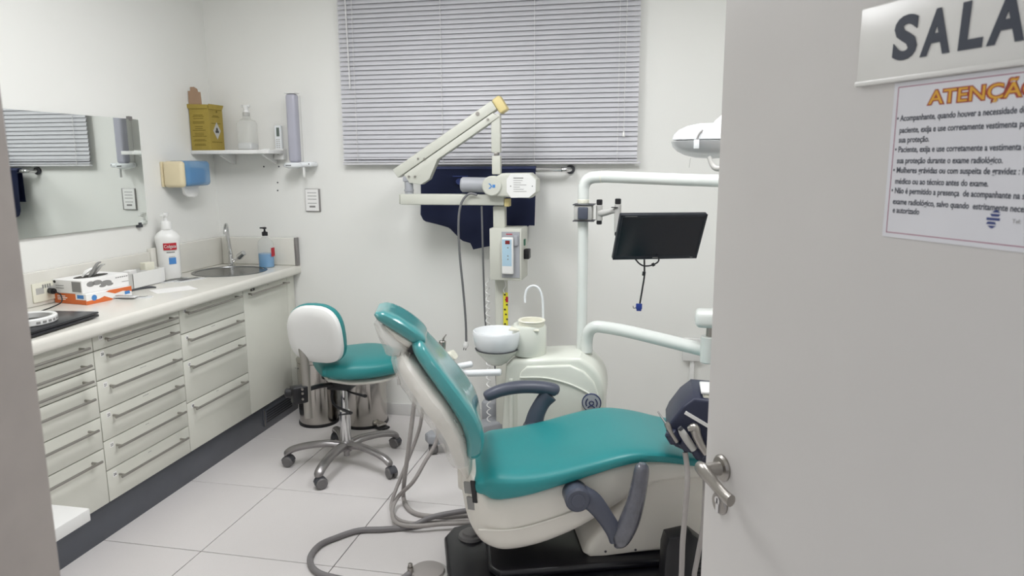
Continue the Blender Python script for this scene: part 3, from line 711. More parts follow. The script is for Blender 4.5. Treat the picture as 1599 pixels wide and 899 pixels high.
# sharps carton
SB = Vector((-2.738, 4.045, SZ))
t = thing('sharps_carton', 'yellow cardboard sharps disposal box with open brown flap on the corner shelf', 'box', SB)
hw, hd, hh = 0.065, 0.072, 0.270
b = B(); x0, x1, y0, y1 = SB.x-hw, SB.x+hw, SB.y-hd, SB.y+hd
obj('carton', bx((x0, y0, SZ+0.0002), (x1, y1, SZ+hh), 0.001, 1), 'carton', t)
fl = prism(B(), [(x0-0.025, SZ+hh+0.006), (x1, SZ+hh-0.0), (x1, SZ+hh-0.022), (x0, SZ+hh-0.022)], y0-0.006, y0-0.003, 'y'); obj('front_flap', fl, 'carton', t)
fl = prism(B(), [(y0, SZ+hh-0.026), (y1-0.01, SZ+hh-0.026), (y1+0.01, SZ+hh+0.004), (y0, SZ+hh+0.004)], x1+0.002, x1+0.005, 'x'); obj('side_flap', fl, 'carton', t)
fl = prism(B(), [(x0+0.003, SZ+hh-0.01), (x0+0.003, SZ+hh+0.082), (x0+0.018, SZ+hh+0.082), (x0+0.020, SZ+hh+0.105), (x0+0.045, SZ+hh+0.105), (x0+0.066, SZ+hh+0.092), (x0+0.07, SZ+hh+0.076), (x0+0.086, SZ+hh+0.074), (x0+0.09, SZ+hh-0.01)], y0+0.001, y0+0.004, 'y'); obj('inner_flap', fl, 'carton_inner', t)
b = B(); rnd = random.Random(3)
for z in (0.208, 0.200, 0.188, 0.168, 0.16, 0.14, 0.128, 0.118, 0.10, 0.09, 0.082, 0.062, 0.055, 0.035, 0.028):
    w = rnd.uniform(0.025, 0.048); c_ = SB.x-0.005
    box(b, (c_-w, y0-0.0006, SZ+z), (c_+w, y0-0.0001, SZ+z+0.0035))
obj('front_print', b, 'carton_print', t)
b = B()
for z, w in ((0.205, 0.03), (0.198, 0.04), (0.160, 0.05), (0.048, 0.055), (0.0, 0)):
    if w: box(b, (x1+0.0001, SB.y-w, SZ+z), (x1+0.0006, SB.y+w*0.9, SZ+z+0.004))
prism(b, [(SB.y+0.005+0.008*math.cos(a*PI/6), SZ+0.232+0.006*math.sin(a*PI/6)) for a in range(12)], x1+0.0052, x1+0.0058, 'x')
obj('side_print', b, 'carton_print', t)
dm = obj('hazard_sticker', prism(B(), [(SB.y-0.035, SZ+0.118), (SB.y+0.003, SZ+0.066), (SB.y+0.041, SZ+0.118), (SB.y+0.003, SZ+0.17)], x1+0.0002, x1+0.0008, 'x'), 'print_light', t)
b = B()
for k in range(3):
    a = PI/2+k*2*PI/3; c_ = (SB.y+0.003+0.010*math.cos(a), SZ+0.118+0.010*math.sin(a))
    prism(b, [(c_[0]+0.009*math.cos(q*PI/6), c_[1]+0.009*math.sin(q*PI/6)) for q in range(12)], x1+0.0008, x1+0.0013, 'x')
obj('hazard_symbol', b, 'print_dark', dm)
# gallon pump bottle
p = Vector((-2.475, 4.06, SZ+0.0002))
t = thing('gallon_bottle', 'translucent square-shouldered pump bottle on the corner shelf', 'bottle', p)
b = loft(B(), [(0, 0.052, -0.052, 0.052), (0.155, 0.052, -0.052, 0.052), (0.175, 0.045, -0.045, 0.045), (0.188, 0.02, -0.02, 0.02), (0.205, 0.018, -0.018, 0.018)], 28, power=0.55, smooth=False, M=Matrix.Translation(p) @ Matrix.Rotation(-PI/2, 4, 'Y') @ Matrix.Scale(1, 4))
obj('body', b, 'gallon', t)
obj('liquid', bx((p.x-0.047, p.y-0.047, SZ+0.003), (p.x+0.047, p.y+0.047, SZ+0.045), 0.012, 3), 'frosted', t)
b = lathe(B(), [(0, 0.205), (0.021, 0.205), (0.021, 0.225), (0, 0.226)], Matrix.Translation(p), 18); obj('collar', b, 'print_light', t)
b = lathe(B(), [(0, 0.226), (0.018, 0.226), (0.012, 0.24), (0.022, 0.262), (0.024, 0.268), (0, 0.27)], Matrix.Translation(p), 16); box(b, (p.x-0.03, p.y-0.012, SZ+0.256), (p.x+0.024, p.y+0.01, SZ+0.27), 0.004); obj('pump', b, 'white_plastic', t)
tag(obj('flat_lid', lathe(B(), [(0, 0), (0.03, 0), (0.03, 0.006), (0, 0.008)], Matrix.Translation((-2.355, 4.05, SZ)), 20), 'white_plastic', None, (-2.355, 4.05, SZ)), 'small flat white lid at the right end of the corner shelf', 'lid')
# AC remote in holder
rx, rz0 = -2.33, 1.632
t = thing('remote_control', 'white air conditioner remote in a wall holder beside the corner shelf', 'remote', (rx, 4.18, rz0))
rx0, rx1 = -2.352, -2.302
obj('holder', bx((rx0-0.008, 4.150, 1.632), (rx1+0.008, 4.199, 1.70), 0.004), 'white_plastic', t)
obj('body', bx((rx0, 4.160, 1.645), (rx1-0.004, 4.182, 1.842), 0.005), 'white_gloss', t)
obj('screen', bx((rx0+0.014, 4.1592, 1.775), (rx1-0.016, 4.161, 1.828)), 'lcd', t)
b = B()
for k in range(5):
    for m_ in range(2): box(b, (rx0+0.010+0.014*m_, 4.1590, 1.752-0.012*k), (rx0+0.020+0.014*m_, 4.1605, 1.758-0.012*k), 0.001, 1)
obj('buttons', b, 'print_light', t); b = bx((rx0+0.016, 4.1495, 1.662), (rx0+0.030, 4.1502, 1.665)); obj('holder_print', b, 'print_grey', t)
# small screws left in the wall
for i, (px_) in enumerate((((-2.461, 4.195, 1.590)), ((-2.357, 4.195, 1.590)), ((-2.372, 4.195, 1.490)), ((-2.375, 4.195, 1.440)))):
    tag(obj('wall_screw', lathe(B(), [(0, 0), (0.005, 0), (0.004, 0.004), (0, 0.005)], Matrix.Translation((px_[0], 4.2, px_[2])) @ Matrix.Rotation(PI/2, 4, 'X'), 10), 'dark_grey', None, (px_[0], 4.2, px_[2])), ('dark screw in the wall under the right shelf bracket', 'dark screw straight under the remote holder', 'dark screw second below the remote holder', 'dark screw lowest in the column below the remote')[i], 'screw', 'screws in the back wall')
# cup dispenser (tube)
cx = -2.165
t = thing('cup_dispenser', 'white wall dispenser with a tall translucent grey tube on the back wall', 'dispenser', (cx, 4.17, 1.57))
b = bx((-2.222, 4.075, 1.615), (-2.160, 4.135, 2.022), 0.016, 4); obj('tube', b, 'tube_grey', t)
obj('tube_cap', bx((-2.225, 4.072, 2.0225), (-2.157, 4.138, 2.030), 0.003), 'white_plastic', t)
obj('tube_rail', bx((-2.200, 4.136, 1.62), (-2.182, 4.199, 2.02), 0.002), 'white_plastic', t)
b = bx((-2.215, 4.10, 1.588), (-2.085, 4.199, 1.618), 0.012, 3); lathe(b, [(0, 0), (0.03, 0), (0.058, 0.012), (0.058, 0.026), (0.048, 0.036), (0, 0.040)], Matrix.Translation((-2.203, 4.100, 1.578)), 28)
obj('base', b, 'white_gloss', t)
b = B(); [box(b, (-2.222+0.009*k, 4.0405, 1.594), (-2.216+0.009*k, 4.043, 1.600)) for k in range(4)]; obj('lettering', b, 'print_dark', t)
obj('lever', bx((-2.150, 4.11, 1.525), (-2.138, 4.13, 1.590), 0.003), 'white_plastic', t)
obj('screw', lathe(B(), [(0, 0), (0.004, 0), (0, 0.003)], Matrix.Translation((-2.100, 4.0995, 1.605)) @ Matrix.Rotation(PI/2, 4, 'X'), 10), 'print_dark', t)
# wall card
t = thing('wall_card', 'small pale blue printed card in a clear holder on the back wall below the dispenser', 'card', (-2.135, 4.19, 1.31))
obj('holder', bx((-2.183, 4.188, 1.31), (-2.083, 4.199, 1.452), 0.002), 'aluminium', t)
obj('card', bx((-2.180, 4.1872, 1.314), (-2.092, 4.1885, 1.449)), 'paper', t)
b = B()
for k, z in enumerate((1.425, 1.405, 1.385, 1.36)): box(b, (-2.165, 4.1866, z), (-2.105, 4.1873, z+0.0035))
box(b, (-2.155, 4.1866, 1.335), (-2.115, 4.1873, 1.346)); obj('print', b, 'print_grey', t)

# ================================================================ towel bar and lead apron
t = thing('towel_bar', 'chrome wall rail below the blind carrying the navy apron', 'rail', (-0.95, 4.10, 1.568))
bb = B(); cyl(bb, (-1.40, 4.11, 1.567), (-0.545, 4.11, 1.567), 0.014, 18); obj('rail', bb, 'chrome', t)
for x, sg in ((-1.40, -1), (-0.545, 1)):
    obj('bracket', sweep(B(), [(x, 4.11, 1.567), (x+0.028*sg, 4.118, 1.567), (x+0.04*sg, 4.145, 1.567), (x+0.04*sg, 4.19, 1.567)], 0.014, 14), 'chrome', t)
    obj('rosette', cyl(B(), (x+0.04*sg, 4.186, 1.567), (x+0.04*sg, 4.1995, 1.567), 0.026, 20), 'dark_grey', t)
# apron: cloth with folds hung over the rail
def cloth(outline_fn, x0, x1, ztop, y_of, nx=46, nz=30, thick=0.006):
    t_ = bmesh.new(); G = []
    for i in range(nx+1):
        x = x0+(x1-x0)*i/nx; zb = outline_fn(x); col = []
        for j in range(nz+1):
            z = ztop+(zb-ztop)*j/nz; col.append(t_.verts.new((x+0.012*math.sin(z*9)*(ztop-z), y_of(x, z), z)))
        G.append(col)
    for i in range(nx):
        for j in range(nz): t_.faces.new((G[i][j], G[i+1][j], G[i+1][j+1], G[i][j+1]))
    bmesh.ops.solidify(t_, geom=t_.faces[:], thickness=thick); bmesh.ops.recalc_face_normals(t_, faces=t_.faces[:])
    return t_
AP = [(-1.383, 4.085, 1.305), (-1.364, 4.085, 1.267), (-1.277, 4.085, 1.245), (-1.210, 4.085, 1.227), (-1.171, 4.085, 1.189), (-1.133, 4.085, 1.152), (-1.082, 4.085, 1.137), (-1.071, 4.085, 1.099), (-0.996, 4.085, 1.116), (-0.868, 4.085, 1.141), (-0.773, 4.085, 1.199), (-0.731, 4.085, 1.248)]
def ap_z(x):
    for a, c in zip(AP, AP[1:]):
        if a[0] <= x <= c[0]: return a[2]+(c[2]-a[2])*(x-a[0])/max(1e-5, c[0]-a[0])
    return AP[0][2] if x < AP[0][0] else AP[-1][2]
ax0, ax1 = AP[0][0], (-0.694, 4.085, 1.440)[0]
t = thing('lead_apron', 'navy blue lead apron draped over the chrome wall rail behind the x-ray arm', 'apron', (-1.03, 4.10, 1.1))
yof = lambda x, z: 4.088-0.010*math.sin((x+1.37)*9+z*2)*min(1, (1.59-z)*5)-0.006*math.sin((x+1.2)*23-z*5)*min(1, (1.59-z)*3)
obj('front_panel', cloth(ap_z, ax0, ax1, 1.572, yof), 'navy', t, angle=60)
obj('back_panel', cloth(lambda x: 1.36, ax0+0.01, ax1-0.01, 1.572, lambda x, z: 4.140+0.004*math.sin(x*20)), 'navy', t, angle=60)
sd = prism(B(), [(4.082+0.0, 1.572), (4.09, 1.583), (4.11, 1.5885), (4.13, 1.583), (4.143, 1.572), (4.137, 1.572), (4.127, 1.578), (4.11, 1.583), (4.094, 1.578), (4.090, 1.572)], ax0, ax1, 'x'); obj('rail_fold', sd, 'navy', t)
eb = prism(B(), [(-1.135+0.026*math.cos(a*PI/10), 1.50+0.02*math.sin(a*PI/10)) for a in range(20)], 4.070, 4.074, 'y'); box(eb, (-1.18, 4.070, 1.528), (-1.09, 4.074, 1.534)); obj('emblem', eb, 'logo_navy', t)

# ================================================================ x-ray unit on its stand
XY = 3.85
t = thing('xray_unit', 'cream dental x-ray machine on a wheeled column stand with folding arm', 'x-ray machine', (-0.86, 3.90, 0))
px0 = -0.86
obj('column', bx((px0-0.032, 3.885, 0.10), (px0+0.032, 3.945, 0.99), 0.008), 'xray_cream', t)
# stand feet
ft = B()
prism(ft, [(-1.215, 3.60), (-1.245, 3.64), (-1.235, 3.685), (-0.90, 3.99), (-0.82, 3.93), (-1.16, 3.60)], 0.062, 0.118, 'z', 0.014, 3)
foot = obj('leg', ft, 'xray_grey', t)
ft = B(); prism(ft, [(-0.86, 3.92), (-0.80, 3.98), (-0.42, 3.72), (-0.45, 3.65), (-0.50, 3.64)], 0.062, 0.118, 'z', 0.014, 3); foot2 = obj('leg', ft, 'xray_grey', t)
for fo, cx_, cy_ in ((foot, -1.195, 3.632), (foot2, -0.47, 3.69)):
    obj('caster', cyl(B(), (cx_-0.014, cy_-0.012, 0.031), (cx_+0.014, cy_+0.012, 0.031), 0.031, 20, bev=0.005), 'castor', fo)
    obj('caster_fork', bx((cx_-0.022, cy_-0.022, 0.045), (cx_+0.022, cy_+0.022, 0.063), 0.005), 'dark_grey', fo)
obj('motor_housing', bx((-1.00, 3.96, 0.062), (-0.90, 4.10, 0.21), 0.018, 3), 'xray_grey', t)
# control box
cb = B(); bc0, bc1 = (-0.900, 3.800, 0.969), (-0.722, 3.800, 1.255)
box(cb, (bc0[0], 3.80, bc0[2]), (bc1[0], 3.99, bc1[2]), 0.005); cbx = obj('control_box', cb, 'xray_cream', t)
q0, q1 = (-0.831, 3.800, 0.985), (-0.733, 3.800, 1.238)
obj('panel', bx((q0[0], 3.796, q0[2]), (q1[0]+0.002, 3.8005, q1[2]), 0.001, 1), 'xray_grey', cbx)
obj('panel_print', bx((q0[0]+0.025, 3.7955, q1[2]-0.016), (q0[0]+0.06, 3.7963, q1[2]-0.011)), 'red_print', cbx)
r0, r1 = (-0.827, 3.770, 1.008), (-0.762, 3.770, 1.209)
rem = obj('hand_control', bx((r0[0], 3.770, r0[2]), (r1[0], 3.7955, r1[2]), 0.007, 3), 'white_plastic', t)
obj('keypad', bx((r0[0]+0.004, 3.7692, r0[2]+0.045), (r1[0]-0.008, 3.7705, r1[2]-0.010), 0.001, 1), 'blue_pale', rem)
obj('display', bx((r0[0]+0.022, 3.7685, r1[2]-0.036), (r0[0]+0.047, 3.7695, r1[2]-0.016)), 'led_red', rem)
for zz in (0.055, 0.10, 0.118): obj('button', lathe(B(), [(0, 0), (0.004, 0), (0.003, 0.0015), (0, 0.0015)], Matrix.Translation((r0[0]+0.036, 3.7692, r1[2]-zz)) @ Matrix.Rotation(PI/2, 4, 'X'), 10), 'print_grey', rem)
obj('cradle', bx((q1[0]-0.028, 3.785, q1[2]-0.075), (q1[0]-0.006, 3.796, q1[2]-0.02), 0.003), 'xray_grey', cbx)
obj('power_switch', bx((bc1[0]-0.0005, 3.87, bc1[2]-0.10), (bc1[0]+0.006, 3.905, bc1[2]-0.065), 0.002), 'green_switch', cbx)
obj('inlet_plug', bx((bc1[0]-0.0005, 3.865, bc1[2]-0.175), (bc1[0]+0.03, 3.925, bc1[2]-0.12), 0.005), 'black_plastic', cbx)
# upper column, arms
obj('upper_column', bx((px0-0.033, 3.86, bc1[2]-0.002), (px0+0.033, 3.92, 1.372), 0.006), 'xray_cream', t)
a0, a1 = (-1.419, 3.850, 1.382), (-0.817, 3.850, 1.376)
ha = obj('horizontal_arm', bx((a0[0], 3.82, 1.378), (-0.822, 3.88, 1.438), 0.008), 'xray_cream', t)
obj('arm_end_cap', bx((-0.8215, 3.823, 1.372), (-0.793, 3.877, 1.415), 0.004), 'xray_yellow', ha)
obj('arm_end_cap', bx((a0[0]-0.004, 3.823, 1.381), (a0[0]-0.0005, 3.877, 1.435), 0.001), 'xray_cream', ha)
pv = -1.372
obj('swivel', cyl(cyl(B(), (pv, 3.85, 1.438), (pv, 3.85, 1.505), 0.024, 20), (pv, 3.85, 1.452), (pv, 3.85, 1.462), 0.027, 20), 'xray_grey', ha)
s0, s1 = (-1.376, 3.850, 1.560), (-0.842, 3.850, 1.901)
d = Vector((s1[0]-s0[0], 0, s1[2]-s0[2])); L = d.length; an = math.atan2(d.z, d.x)
SM = Matrix.Translation((s0[0], 3.85, s0[2])) @ Matrix.Rotation(-an, 4, 'Y')
sa = obj('scissor_arm', bx((-0.06, -0.033, -0.002), (L-0.02, 0.033, 0.052), 0.007, 2, SM), 'xray_cream', t)
obj('lower_arm_cover', prism(B(), [(0.02, -0.005), (L-0.05, -0.005), (L-0.03, -0.042), (0.19, -0.042), (0.09, -0.105), (0.035, -0.105), (-0.02, -0.06), (-0.02, -0.005)], -0.028, 0.028, 'y', 0.005, 2, SM), 'xray_cream', sa)
obj('arm_end_cap', bx((L-0.0195, -0.034, -0.035), (L+0.03, 0.034, 0.054), 0.012, 3, SM), 'xray_yellow', sa)
for u_, w_ in ((0.0, -0.03), (0.03, -0.05), (0.10, 0.02), (0.13, 0.0), (L-0.12, 0.035), (L-0.09, -0.02)):
    obj('bolt', cyl(B(), SM @ Vector((u_, -0.0345 if w_ > 0 else -0.0295, w_)), SM @ Vector((u_, -0.0365, w_)), 0.006 if w_ != 0.035 else 0.011, 12), 'steel_satin', sa)
obj('swivel_block', bx((pv-0.028, 3.825, 1.505), (pv+0.028, 3.875, 1.535), 0.006), 'xray_grey', sa)
vr = -0.868
rod = obj('vertical_rod', bx((vr-0.025, 3.83, 1.66), (vr+0.025, 3.87, (-0.849, 3.850, 1.865)[2]), 0.006), 'xray_cream', t)
obj('rod_joint', bx((vr-0.009, 3.828, 1.645), (vr+0.012, 3.872, 1.662), 0.002), 'steel_satin', rod)
obj('lower_rod', bx((vr-0.022, 3.828, 1.545), (vr+0.025, 3.872, 1.646), 0.006), 'xray_cream', rod)
hz = (-0.883, 3.830, 1.484)[2]
hx = (-0.877, 3.800, 1.485)[0]
head = obj('pivot_disc', cyl(B(), (hx, 3.765, hz), (hx, 3.86, hz), 0.054, 32, bev=0.006), 'xray_cream', t)
lb = B(); prism(lb, [(hx-0.018, hz+0.014), (hx-0.003, hz+0.0), (hx-0.018, hz-0.014), (hx-0.008, hz-0.014), (hx+0.004, hz-0.001), (hx-0.008, hz+0.014)], 3.7638, 3.7648, 'y'); box(lb, (hx+0.005, 3.7638, hz-0.008), (hx+0.02, 3.7648, hz+0.008)); obj('emblem', lb, 'blue_print', head)
tb_ = B(); cyl(tb_, (hx-0.185, 3.83, hz+0.006), (hx-0.03, 3.83, hz+0.004), 0.041, 28, bev=0.008); obj('cone_tube', tb_, 'xray_grey', t)
h0, h1 = (-0.859, 3.800, 1.485), (-0.635, 3.800, 1.485)
hb = B(); W_ = 0.074
def octa(bm, x0, x1, r, yc, zc):
    tt = bmesh.new(); rg = []
    for x, k in ((x0, 0.86), (x0+0.02, 1.0), (x1-0.05, 1.0), (x1, 1.0)):
        rg.append([tt.verts.new((x, yc+r*k*math.cos(PI/8+q*PI/4)*1.0, zc+r*k*math.sin(PI/8+q*PI/4))) for q in range(8)])
    for A, Bq in zip(rg, rg[1:]):
        for q in range(8): tt.faces.new((A[q], A[(q+1) % 8], Bq[(q+1) % 8], Bq[q]))
    tt.faces.new(rg[0]); tt.faces.new(rg[-1][::-1]); bmesh.ops.recalc_face_normals(tt, faces=tt.faces[:]); merge(bm, tt)
prism(hb, [(h0[0]+0.005, hz-0.055), (h0[0]+0.005, hz+0.052), (h0[0]+0.035, hz+0.068), (h1[0]-0.038, hz+0.070), (h1[0], hz+0.036), (h1[0], hz-0.032), (h1[0]-0.038, hz-0.064), (h0[0]+0.04, hz-0.058)], 3.775, 3.90, 'y', 0.012, 3)
tub = obj('tube_head', hb, 'xray_cream', t)
obj('side_plate', prism(B(), [(h0[0]+0.085, hz-0.062), (h0[0]+0.062, hz-0.030), (h0[0]+0.062, hz+0.035), (h0[0]+0.085, hz+0.066), (h1[0]-0.040, hz+0.066), (h1[0]-0.004, hz+0.034), (h1[0]-0.004, hz-0.030), (h1[0]-0.040, hz-0.060)], 3.7725, 3.7755, 'y', 0.001, 1), 'white_plastic', tub)
b = B(); rnd = random.Random(9)
for k in range(7):
    w = rnd.uniform(0.035, 0.075); box(b, (h0[0]+0.10, 3.7717, hz+0.040-0.0115*k), (h0[0]+0.10+w, 3.7727, hz+0.0425-0.0115*k+(0.003 if k == 0 else 0)))
obj('print', b, 'print_grey', tub)
for zx, zz in ((h0[0]+0.085, 0.0), (h1[0]-0.022, 0.0)): obj('screw', lathe(B(), [(0, 0), (0.003, 0), (0, 0.001)], Matrix.Translation((zx, 3.7724, hz+zz)) @ Matrix.Rotation(PI/2, 4, 'X'), 8), 'print_dark', tub)
# hanging mains cable with plug
hg = [(-0.966, 3.800, 1.436), (-1.013, 3.800, 1.440), (-1.057, 3.800, 1.387), (-1.074, 3.800, 1.275), (-1.075, 3.820, 1.095), (-1.068, 3.850, 0.909), (-1.064, 3.880, 0.717), (-1.068, 3.900, 0.587)]
cbl = thing('power_cable', 'grey mains cable with white plug dangling from the x-ray arm over the wall', 'cable', hg[-1])
obj('cable', sweep(B(), hg, 0.0065, 10), 'cable', cbl)
pb = Vector(hg[-1]); obj('plug', loft(B(), [(0, 0.010, -0.010, 0.012), (0.02, 0.015, -0.015, 0.016), (0.035, 0.012, -0.012, 0.015)], 14, M=Matrix.Translation(pb) @ Matrix.Rotation(PI/2+0.15, 4, 'Y')), 'white_plastic', cbl)
for dx in (-0.007, 0.005): obj('pin', cyl(B(), pb+Vector((dx-0.005, 0, -0.03)), pb+Vector((dx-0.010, 0, -0.052)), 0.0025, 8), 'dark_grey', cbl)
hg = [(-0.949, 3.830, 1.372), (-0.952, 3.850, 1.237), (-0.960, 3.900, 0.977), (-0.964, 3.950, 0.686), (-0.946, 3.980, 0.526), (-0.917, 4.000, 0.385), (-0.912, 4.000, 0.146), (-0.93, 4.02, 0.05)]
tag(obj('power_cable', sweep(B(), hg, 0.0055, 10), 'cable', None, hg[-1]), 'grey cable running from the horizontal x-ray arm down behind the spittoon bowl', 'cable')
# coiled cord and yellow strip on the column
cc = []; 
for k in range(150):
    a = k*0.9; cc.append((-0.93+0.011*math.cos(a), 3.87+0.011*math.sin(a), 0.955-0.006*k))
tag(obj('coiled_cord', sweep(B(), [(-0.92, 3.86, 0.975)]+cc, 0.003, 6, 2), 'white_plastic', None, (-0.93, 3.87, 0.05)), 'white coiled cord hanging beside the x-ray column', 'cord')
b = B(); ys = (-0.828, 3.870, 0.883); ye = (-0.829, 3.870, 0.717)
sweep(b, [(ys[0]-0.012, 3.868, ys[2]+0.10), (ys[0]+0.004, 3.865, ys[2]+0.05), (ys[0]-0.010, 3.866, ys[2]+0.02), (ys[0]-0.003, 3.868, ys[2])], 0.003, 8); cs = obj('hand_control_cord', b, 'white_plastic', t)
st = tag(obj('yellow_strap', bx((ys[0]-0.013, 3.872, 0.62), (ys[0]+0.014, 3.8765, ys[2]+0.005), 0.001, 1), 'yellow_tape', None, (ys[0], 3.873, 0.62)), 'yellow printed strap with red and black marks on the x-ray column', 'strap')
obj('red_mark', bx((ys[0]+0.002, 3.8695, ys[2]-0.05), (ys[0]+0.016, 3.8715, ys[2]-0.018), 0.001, 1), 'red_print', st)
b = B(); [box(b, (ys[0]-0.008+0.006*(k % 3), 3.8700, ys[2]-0.012-0.028*k), (ys[0]+0.002+0.006*(k % 3), 3.8717, ys[2]-0.004-0.028*k)) for k in range(7)]; obj('black_marks', b, 'print_dark', st)

# ================================================================ bins
def bin_(p, r, h, lab, rot, open_lid=False):
    t = thing('pedal_bin', lab, 'bin', p, rot, 'steel pedal bins'); M = WORLD[t]
    obj('body', lathe(B(), [(0, 0.018), (r, 0.018), (r, h), (r-0.004, h+0.003), (0, h+0.003)], M, 40), 'bin_steel', t)
    obj('base_ring', lathe(B(), [(0, 0), (r+0.004, 0), (r+0.006, 0.006), (r+0.004, 0.018), (0, 0.018)], M, 40), 'black_plastic', t)
    obj('lid', lathe(B(), [(0, h+0.004), (r+0.002, h+0.004), (r+0.003, h+0.02), (r-0.01, h+0.032), (r*0.6, h+0.043), (0, h+0.046)], M, 40), 'bin_steel', t)
    b = bx((-0.035, -r-0.075, 0.004), (0.035, -r+0.01, 0.016), 0.003, 2, M); obj('pedal', b, 'black_plastic', t)
    obj('pedal_cover', bx((-0.03, -r-0.05, 0.0165), (0.03, -r+0.004, 0.035), 0.006, 2, M), 'bin_steel', t)
    hb_ = bx((-0.022, r-0.002, h-0.09), (0.022, r+0.018, h+0.022), 0.004, 2, M); obj('hinge', hb_, 'black_plastic', t)
    obj('handle', sweep(B(), [M @ Vector((-r-0.002, 0, h-0.03)), M @ Vector((-r*0.8, -r*0.8, h-0.05)), M @ Vector((0, -r-0.02, h-0.06)), M @ Vector((r*0.8, -r*0.8, h-0.05)), M @ Vector((r+0.002, 0, h-0.03))], 0.004, 8), 'chrome', t)
bin_((-2.062, 3.985, 0), 0.118, 0.40, 'brushed steel pedal bin beside the plinth, behind the white stool back', 0.9+PI)
bin_((-1.775, 4.035, 0), 0.142, 0.40, 'larger steel pedal bin under the teal stool seat with its pedal to the right', 1.0)

# ================================================================ stool
SX, SY = -1.618, 3.42
t = thing('dentist_stool', 'teal and white dentist stool on a five-castor chrome base', 'stool', (SX, SY, 0))
obj('hub', lathe(B(), [(0, 0.075), (0.03, 0.075), (0.036, 0.09), (0.036, 0.128), (0.028, 0.135), (0, 0.135)], T((SX, SY, 0)), 24), 'aluminium', t)
obj('gas_lift', lathe(B(), [(0, 0.135), (0.0285, 0.135), (0.027, 0.30), (0.018, 0.30), (0.018, 0.45), (0, 0.45)], T((SX, SY, 0)), 24), 'chrome', t)
obj('column_tip', lathe(B(), [(0, 0.045), (0.016, 0.045), (0.016, 0.075), (0, 0.075)], T((SX, SY, 0)), 16), 'aluminium', t)
for k in range(5):
    a = math.radians(197.5+72*k+(0, -1, -4, 0, 0)[k]); R = 0.325; dx, dy = math.cos(a), math.sin(a)
    P = lambda q, z: (SX+dx*q, SY+dy*q, z)
    lg_ = B(); sweep(lg_, [P(0.02, 0.105), P(0.10, 0.118), P(0.20, 0.112), P(0.275, 0.097), P(0.312, 0.078), P(0.318, 0.062)], [0.031, 0.027, 0.025, 0.025, 0.024, 0.019], 14, 5, ratio=0.72)
    leg = obj('leg', lg_, 'aluminium', t)
    ca = a+(1.3, 0.8, -1.9, 0.4, 1.2)[k]; wx, wy = math.cos(ca), math.sin(ca); c_ = Vector(P(R-0.004, 0.030))+Vector((-wy*0.012, wx*0.012, 0))
    cst = obj('caster', B(), 'castor', leg); 
    cb_ = B()
    for s_ in (-1, 1): cyl(cb_, c_+Vector((wx, wy, 0))*0.006*s_, c_+Vector((wx, wy, 0))*0.025*s_, 0.030, 22, bev=0.006)
    cb_.transform(WORLD[leg].inverted()); cb_.to_mesh(cst.data); cb_.free()
    for pl_ in cst.data.polygons: pl_.use_smooth = True
    cst.data.set_sharp_from_angle(angle=0.6)
    hd = B(); lathe(hd, [(0.031, -0.02), (0.0325, -0.02), (0.0325, 0.02), (0.031, 0.02)], Matrix.Translation(c_) @ Vector((wx, wy, 0)).to_track_quat('Z', 'Y').to_matrix().to_4x4(), 20, 0.2, PI*0.95); cyl(hd, P(R-0.006, 0.052), P(R-0.006, 0.068), 0.011, 12)
    obj('caster_hood', hd, 'dark_grey', leg)
seatC = Vector((-1.555, 3.515)); ST = Matrix.Translation((seatC.x, seatC.y, 0)) @ Matrix.Rotation(math.radians(38), 4, 'Z')
# seat: local x towards the front edge
obj('seat', loft(B(), [(-0.215, 0.588, 0.512, 0.14), (-0.17, 0.606, 0.500, 0.19), (-0.09, 0.613, 0.494, 0.225), (0.0, 0.615, 0.492, 0.238), (0.10, 0.613, 0.493, 0.23), (0.17, 0.602, 0.498, 0.195), (0.215, 0.582, 0.510, 0.135)], 36, 5, 0.72, ST, cap=0.02), 'teal_stool', t)
obj('seat_pan', loft(B(), [(-0.19, 0.511, 0.478, 0.10), (-0.10, 0.508, 0.468, 0.18), (0.0, 0.506, 0.464, 0.20), (0.10, 0.507, 0.466, 0.19), (0.195, 0.514, 0.480, 0.11)], 32, 5, 0.75, ST, cap=0.012), 'chair_white', t)
# mechanism
mech = obj('mechanism', bx((SX-0.075, SY-0.05, 0.425), (SX+0.055, SY+0.065, 0.466), 0.008), 'black_plastic', t)
bk = Vector((-1.765, 3.225, 0.462))
mb = B(); sweep(mb, [(SX-0.03, SY-0.01, 0.446), (-1.70, 3.33, 0.462), bk+Vector((0.02, 0.03, 0.0))], 0.017, 10, ratio=0.7, up=(0, 0, 1)); obj('back_arm', mb, 'black_plastic', mech)
cl_ = bx((-0.028, -0.045, -0.06), (0.028, 0.035, 0.03), 0.008, 3, Matrix.Translation(bk) @ Matrix.Rotation(-0.8, 4, 'Z')); obj('clamp', cl_, 'black_plastic', mech)
cross = bk+Vector((-0.05, 0.0, 0.0)); obj('knob', cyl(B(), bk+Vector((-0.028, -0.005, -0.01)), bk+Vector((-0.075, -0.018, -0.008)), 0.024, 16, bev=0.005), 'black_plastic', mech)
for w_ in (-0.03, 0.0, 0.022): obj('bolt', cyl(B(), bk+Vector((0.026, -0.030, w_)), bk+Vector((0.032, -0.037, w_)), 0.006, 10), 'steel_satin', mech)
e1 = (-1.446, 3.300, 0.431); obj('lever', sweep(B(), [(SX+0.02, SY-0.02, 0.445), (SX+0.05, SY-0.05, 0.425), e1], [0.008, 0.007, 0.015], 10, 4, ratio=0.6), 'black_plastic', mech)
e2 = (-1.528, 3.300, 0.333); obj('lever', sweep(B(), [(SX-0.05, SY-0.03, 0.43), (SX-0.03, SY-0.07, 0.36), e2], [0.009, 0.008, 0.014], 10, 4, ratio=0.6), 'black_plastic', mech)
